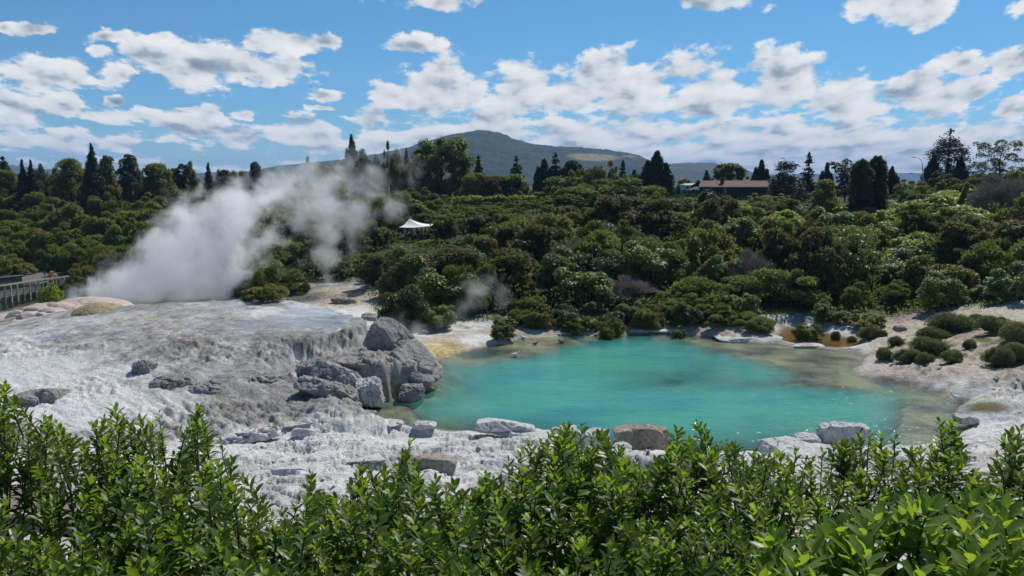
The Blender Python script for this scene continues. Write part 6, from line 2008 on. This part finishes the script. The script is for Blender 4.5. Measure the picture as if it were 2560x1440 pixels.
def build_front():
    g = np.random.default_rng(5)
    centers = [(-120, 4.2), (90, 4.0), (300, 4.3), (480, 3.9), (690, 3.6), (880, 3.9), (1080, 4.1), (1300, 4.2), (1480, 4.3), (1700, 4.4), (1900, 4.2), (2110, 4.3), (2320, 4.4), (2550, 4.2), (2750, 4.0),
               (250, 2.9), (700, 2.7), (1200, 2.8), (1650, 2.8), (2060, 2.75), (2420, 2.5)]
    shoots = [[] for _ in centers]
    def add(px, py, Y, hgt, light=0, lean=None, nl=None, size=None):
        tip = D(px, py, Y)
        best = min(range(len(centers)), key=lambda i: ((px - centers[i][0]) / 170) ** 2 + ((Y - centers[i][1]) / .55) ** 2)
        if light: best = len(centers) - 1 if px > 2240 else len(centers) - 2
        shoots[best].append((tip, hgt, lean, nl, size))
    # the outline of the hedge top
    px = -900.0
    while px < 3460:
        py = FRONT_TOP(px) + abs(g.normal()) * 34 - 20
        Y = 4.35 + g.normal() * .25
        if py < 1290: add(px, py, Y, .22 + .1 * g.random())
        px += 17 + g.random() * 15
    # the body, from the far top down to the near bottom
    for i in range(3050):
        px = g.uniform(-180, 2760) if i < 2150 else (g.uniform(-900, -180) if i % 2 else g.uniform(2760, 3460)); top = FRONT_TOP(px)
        t = g.random() ** 1.05
        py = top + 12 + t * (1560 - top - 12)
        dens = 1.0
        if 20 < px < 180 and 1190 < py < 1345: dens = .32
        if 2030 < px < 2330 and 1110 < py < 1290: dens = .55
        if 560 < px < 720 and py < 1300: dens = .6
        if g.random() > dens: continue
        Y = 4.3 - 1.75 * np.clip((py - 1080) / 440, 0, 1) + g.normal() * .22
        if px > 1940 and py > 1245 + .06 * abs(px - 2300) and g.random() < .8: continue
        add(px, py, max(2.1, Y), .18 + .09 * g.random())
    # lighter, nearer sprays low on the right
    for i in range(105):
        px = g.uniform(1900, 2560); lo = 1330 - .42 * max(0, px - 2050) if px < 2330 else 1212 + .25 * (px - 2330)
        lo = max(1215, lo)
        py = lo + (1520 - lo) * g.random() ** .8
        add(px, py, 2.2 - .25 * (py - 1215) / 225 + g.normal() * .08, .2, 1, None, 18, .074)
    # single sprigs standing clear of the hedge
    for px, py, ln in [(1028, 1105, 9), (505, 1018, 10), (2385, 1056, 12), (1418, 1062, 8), (275, 1030, 9), (775, 1198, 7), (905, 1155, 7), (110, 1035, 9), (2150, 1085, 9), (1760, 1075, 9), (10, 952, 9), (2552, 1072, 9), (1640, 1150, 7)]:
        add(px, py, 4.1, .5, 0, (g.uniform(.2, .5) if px in (1028, 505, 2385) else g.normal() * .15), 30)
    labels = ["leafy hedge bush in the lower left corner with long dark bare stems", "tall green hedge bush near the left edge, brown path showing through its stems", "hedge bush with a flat-topped leafy crown, third from the left",
              "hedge bush with one long sprig bending right above the white ground", "lowest hedge bush, under the patch of smooth white ground", "hedge bush with the slender sprig rising alone beside the brown faced boulder",
              "hedge bush right below the brown faced boulder", "hedge bush in the lower middle, left of the twin-headed crown", "hedge bush whose twin-headed crown reaches the pool's near edge",
              "hedge bush directly in front of the brown pitted boulder's right side", "even-topped hedge bush between the brown and the white craggy boulder", "hedge bush with open dark stems in front of the white craggy boulder",
              "hedge bush with the tall bright-tipped sprig over the pool's right end", "hedge bush at the right edge below the sandy shore", "hedge bush cut off by the right photo edge",
              "near hedge bush along the bottom edge at the left", "near hedge bush along the bottom edge, left of the middle", "near hedge bush along the bottom edge at the middle", "near hedge bush along the bottom edge, right of the middle",
              "pale lime green hedge bush at the bottom, left of the larger lime one", "large pale lime green hedge bush in the lower right corner, closest to the viewer"]
    for si, (c, sh) in enumerate(zip(centers, shoots)):
        if not sh: continue
        light = si >= len(centers) - 2
        tips = np.array([s[0] for s in sh])
        base_xy = XY(c[0], c[1] + .15, 9)
        bz0 = ground_z(base_xy[0], base_xy[1])
        root = empty("hedge_shrub", (base_xy[0], base_xy[1], bz0 - .05)); Or = np.array(root.location)
        tag(root, labels[si], "shrub", "leafy hedge below the viewpoint")
        LVs, LFs, A1, A2 = [], [], [], []
        stems, berries, old = MB(), MB(), MB()
        nb = 0; off = 0
        # main limbs
        limbs = []
        for k in range(7):
            tp_ = tips[g.integers(len(tips))] - Or
            mid = np.array([tp_[0] * .45 + g.normal() * .05, tp_[1] * .4 + g.normal() * .05, tp_[2] * .5])
            end = tp_ * np.array([.9, .9, .80])
            cur = np.array([[g.normal() * .05, g.normal() * .05, 0], mid, end]); limbs.append(cur)
            stems.tube(np.array([cur[0], (cur[0] + cur[1]) / 2 + g.normal(size=3) * .02, cur[1], (cur[1] + cur[2]) / 2 + g.normal(size=3) * .03, cur[2]]), [.020, .017, .014, .011, .007], 6, False)
        LP = np.concatenate([np.linspace(c_[0], c_[1], 6) for c_ in limbs] + [np.linspace(c_[1], c_[2], 8) for c_ in limbs])
        for tip, hgt, lean, nl, size in sh:
            tp_ = tip - Or
            lx = g.normal() * .22 if lean is None else lean
            ly = g.normal() * .22
            d = unit(np.array([lx, ly, 1.0]))
            bs = tp_ - d * hgt
            below = LP[(LP[:, 2] < bs[2] - .02)]
            src = below[np.argmin(((below - bs) ** 2).sum(1))] if len(below) else np.zeros(3)
            curve = np.array([src, src * .45 + bs * .55 + np.array([0, 0, -.03]), bs, bs * .4 + tp_ * .6 + g.normal(size=3) * .006, tp_ - d * .02])
            stems.tube(curve, [.007, .0055, .0045, .0035, .002], 5, False)
            n = nl or int(18 + g.integers(0, 8)); L0 = size or (.048 + .026 * g.random())
            tone = g.random() * .5
            tt = np.linspace(.0, 1, n) ** .85
            for i, t in enumerate(tt):
                p = bs + (tp_ - bs) * t
                a = i * 2.399963 + g.normal() * .25
                s_ = unit(np.cross(d, np.array([math.cos(a), math.sin(a), .01])))
                o_ = np.cross(s_, d)
                up = .35 + 1.05 * t ** 2 + g.normal() * .12          # leaves stand up towards the tip
                X = unit(o_ * 1.0 + d * up); Yv = unit(s_ + g.normal(size=3) * .12); Z = np.cross(X, Yv); Yv = np.cross(Z, X)
                ln = L0 * (1.0 - .45 * max(0, t - .82) / .18) * (.8 + .4 * g.random()); wd = ln * (.92 + .2 * g.random())
                v = LV * np.array([ln, wd, ln])
                LVs.append(p + v[:, :1] * X + v[:, 1:2] * Yv + v[:, 2:] * Z * (1.2 - .4 * t))
                LFs.append(LF + off); off += len(LV)
                A1.append(np.full(len(LV), np.clip(tone + .5 * g.random(), 0, 1))); A2.append(np.full(len(LV), np.clip((t - .78) * 3.2, 0, 1) * (.35 + .65 * g.random())))
            if g.random() < .07 and not light:
                for q in range(11):
                    berries.ball(bs + d * hgt * .25 + g.normal(size=3) * np.array([.022, .022, .012]), .0065, 6, 4); nb += 1
            if g.random() < .03:
                a = g.random() * 6.28; X = np.array([math.cos(a), math.sin(a), .2]); Yv = unit(np.cross(X, (0, 0, 1.0))); Z = np.cross(X, Yv)
                v = LV * .055; old.add(bs + v[:, :1] * X + v[:, 1:2] * Yv + v[:, 2:] * Z, LF)
        me = make_mesh("foliage", np.concatenate(LVs), np.concatenate(LFs), smooth=True, attrs={"leaf": np.concatenate(A1), "young": np.concatenate(A2)}, mats=M_FRONTL if light else M_FRONT)
        link("foliage", me, root)
        stems.build("stems", M_STEM, root, True)
        if nb: tag(berries.build("flower_buds", M_BERRY, root, True), kind="stuff")
        if old.n: old.build("dying_leaves", M_OLDLEAF, root, True)


build_front()
# ------------------------------------------------------------------ steam and haze
def box_domain(name, lo, hi, mat):
    mb = MB(); lo = np.array(lo, float); hi = np.array(hi, float)
    mb.box((hi - lo) / 2 * 0, hi - lo)
    o = mb.build(name, mat, None, False, tuple((lo + hi) / 2))
    return tag(o, kind="stuff")


def steam(name, puffs, Y, dens, scale, seed, amp=1.25, soft=(.02, .75), step=1.0, thick=.8, detail=5, flow=(0, 0, 0)):
    """puffs: (px, py, radius px, weight, depth offset m) - soft overlapping billows broken up by turbulent noise"""
    m, nt = new_mat(name + " vapour"); T = NT(nt)
    pos = T.n("ShaderNodeNewGeometry").outputs["Position"]
    lo, hi = np.full(3, 1e9), np.full(3, -1e9)
    k = FPX / Y
    warp = T.noise(pos, scale * .55, 3, .5, out="Color")
    wp = T.vmath("ADD", pos, T.vmath("MULTIPLY", T.vmath("SUBTRACT", warp, (.5, .5, .5)), (2.2 / scale * .35,) * 3))
    acc = None
    for px, py, r, w, dy in puffs:
        c = D(px, py, Y + dy); rr = r / k * 1.16
        rad = np.array([rr, rr * thick, rr])
        lo = np.minimum(lo, c - rad * 1.25); hi = np.maximum(hi, c + rad * 1.25)
        dd = T.vmath("LENGTH", T.vmath("MULTIPLY_ADD", wp, tuple(1 / rad), tuple(-c / rad)))
        v = T.math("MULTIPLY", T.math("SUBTRACT", 1.0, dd), w)
        acc = v if acc is None else T.math("SMOOTH_MAX", acc, v, .25)
    lo[2] = max(lo[2], .2)
    mp = T.n("ShaderNodeMapping"); T.put(mp.inputs[0], pos)
    mp.inputs[1].default_value = (seed * 3.1, seed * 1.7, 0); mp.inputs[2].default_value = flow
    nz = T.noise(mp.outputs[0], scale, detail, .64, .5)
    f = T.math("ADD", acc, T.math("MULTIPLY", T.math("SUBTRACT", nz, .5), amp))
    # no vapour outside the billows
    f = T.math("MULTIPLY", T.mapr(f, soft[0], soft[1], 0, 1, True), T.mapr(acc, -.22, .12, 0, 1, True))
    pv_ = T.n("ShaderNodeVolumePrincipled")
    pv_.inputs["Color"].default_value = (.996, .997, 1.0, 1); pv_.inputs["Anisotropy"].default_value = .3
    T.put(pv_.inputs["Density"], T.math("MULTIPLY", T.math("POWER", f, 1.4), dens))
    T.out(pv_.outputs[0], "Volume")
    m.cycles.volume_step_rate = step
    return box_domain("steam", lo, hi, m)


steam("main plume", [(245, 735, 50, 1.4, 0), (300, 722, 62, 1.6, 0), (370, 705, 80, 1.7, 0), (450, 695, 84, 1.65, 0), (530, 705, 66, 1.3, 1), (430, 640, 90, 1.45, 0), (480, 590, 88, 1.15, 0),
                     (540, 545, 86, 1.1, 0), (600, 515, 80, 1.0, 0), (655, 500, 66, .8, 0), (400, 590, 60, .55, 0), (460, 530, 60, .6, 0), (690, 560, 60, .5, 0), (560, 630, 95, 1.15, 0), (510, 660, 80, 1.1, 0), (600, 580, 70, .8, 1), (180, 752, 34, .6, 0), (250, 765, 60, .45, -1), (470, 745, 90, .5, 0)],
      73, .62, .42, 1, 2.9, soft=(.05, .80), step=.6, detail=6)
steam("rear plume", [(720, 470, 95, .95, 0), (790, 500, 105, 1.0, 0), (870, 470, 90, .75, 0), (930, 420, 75, .55, 0), (820, 570, 62, .95, 0), (805, 640, 52, .95, 0), (815, 700, 45, .55, 0), (900, 520, 75, .8, 0),
                     (970, 525, 50, .75, 0), (700, 440, 75, .7, 0), (770, 430, 80, .7, 0), (1000, 400, 70, .3, 0), (690, 590, 70, .5, 0), (660, 620, 60, .4, 0), (720, 660, 60, .35, 0), (900, 620, 70, .3, 0)],
      82, .36, .34, 4, 2.6, soft=(.10, .95), step=1.0)
steam("shore wisps", [(1150, 775, 42, .7, 0), (1185, 730, 48, .65, 0), (1250, 735, 40, .5, 0), (1110, 800, 40, .5, 0), (1040, 825, 40, .55, 0), (990, 800, 34, .45, 0), (1230, 700, 36, .35, 0)],
      59, .55, .50, 7, 1.7, soft=(.08, 1.0), step=1.0, detail=4)

hm, nt = new_mat("haze"); T = NT(nt)
pv_ = T.n("ShaderNodeVolumePrincipled")
pv_.inputs["Color"].default_value = (.36, .58, 1.0, 1); pv_.inputs["Density"].default_value = 0.95e-4; pv_.inputs["Anisotropy"].default_value = 0.0
T.out(pv_.outputs[0], "Volume")
hm.cycles.homogeneous_volume = True
box_domain("haze", (-10500, -10500, -12), (10500, 10500, 290), hm)
# ------------------------------------------------------------------ what each shrub of the scrub is called
MARKS = [("white canopy", 1040, 568), ("amber pool", 2045, 842), ("twin shaggy trees", 2168, 480), ("red roofed building", 1830, 468), ("vine hedge", 1255, 497), ("big round tree", 1105, 425),
         ("tallest dark tree", 2365, 400), ("large bare grey shrub", 2490, 525), ("light green leafy tree", 2132, 655), ("footbridge", 110, 705), ("slim dark cypress", 525, 465), ("dense steam plume", 440, 640),
         ("big dark green bush", 1000, 760), ("round water's edge bush", 1525, 795), ("grey lamp post", 1572, 440), ("tall pointed cypress", 237, 430), ("wide olive knoll", 1490, 485),
         ("silvery middle shrub", 1572, 690), ("broad dark green shrub", 1352, 650), ("layered cedar", 1960, 450), ("airy gum tree", 2492, 390), ("lone spruce", 2018, 430), ("asphalt path", 85, 685)]
LOOK = dict(tea_tree_shrub="olive", brown_shrub="brownish", broadleaf_shrub="glossy broad-leaved", bright_shrub="bright green", dark_shrub="dark green", olive_shrub="yellowish olive",
            heath_bush="heath", rusty_shrub="rust brown", bare_shrub="bare grey")
RANK = ["closest", "second closest", "third closest", "fourth closest", "fifth closest", "sixth closest", "seventh closest", "eighth closest", "ninth closest"] + ["%dth closest" % i for i in range(10, 60)]


def name_the_scrub():
    auto = [p for p in PLANTS if len(p) == 7]
    byk = {}
    for p in auto:
        root, kind, cx, cy = p[:4]
        best = min(MARKS, key=lambda m: (m[1] - cx) ** 2 + 2.2 * (m[2] - cy) ** 2)
        dx_, dy_ = cx - best[1], cy - best[2]
        v = "" if abs(dy_) < 14 or abs(dx_) > 5 * abs(dy_) else ("above" if dy_ < 0 else "below")
        h = "" if abs(dx_) < 18 or abs(dy_) > 3.5 * abs(dx_) else ("left" if dx_ < 0 else "right")
        if not v and not h: h = "left" if dx_ < 0 else "right"
        noun = "tree" if root.name.startswith("bushy_tree") else "shrub"
        byk.setdefault((kind, noun, best[0], v, h), []).append((dx_ * dx_ + dy_ * dy_, p))
    for (kind, noun, mark, v, h), lst in byk.items():
        lst.sort(key=lambda t: t[0])
        where = {("above", ""): "above", ("below", ""): "below", ("", "left"): "left of", ("", "right"): "right of", ("above", "left"): "above and left of", ("above", "right"): "above and right of",
                 ("below", "left"): "below and left of", ("below", "right"): "below and right of"}[(v, h)]
        for i, (_, p) in enumerate(lst):
            r = RANK[i] if len(lst) > 1 else "only"
            look = ("low " + LOOK[kind] + " skyline") if noun == "tree" else LOOK[kind]
            tag(p[0], f"{r} {look} {noun} {where} the {mark}", noun)


name_the_scrub()
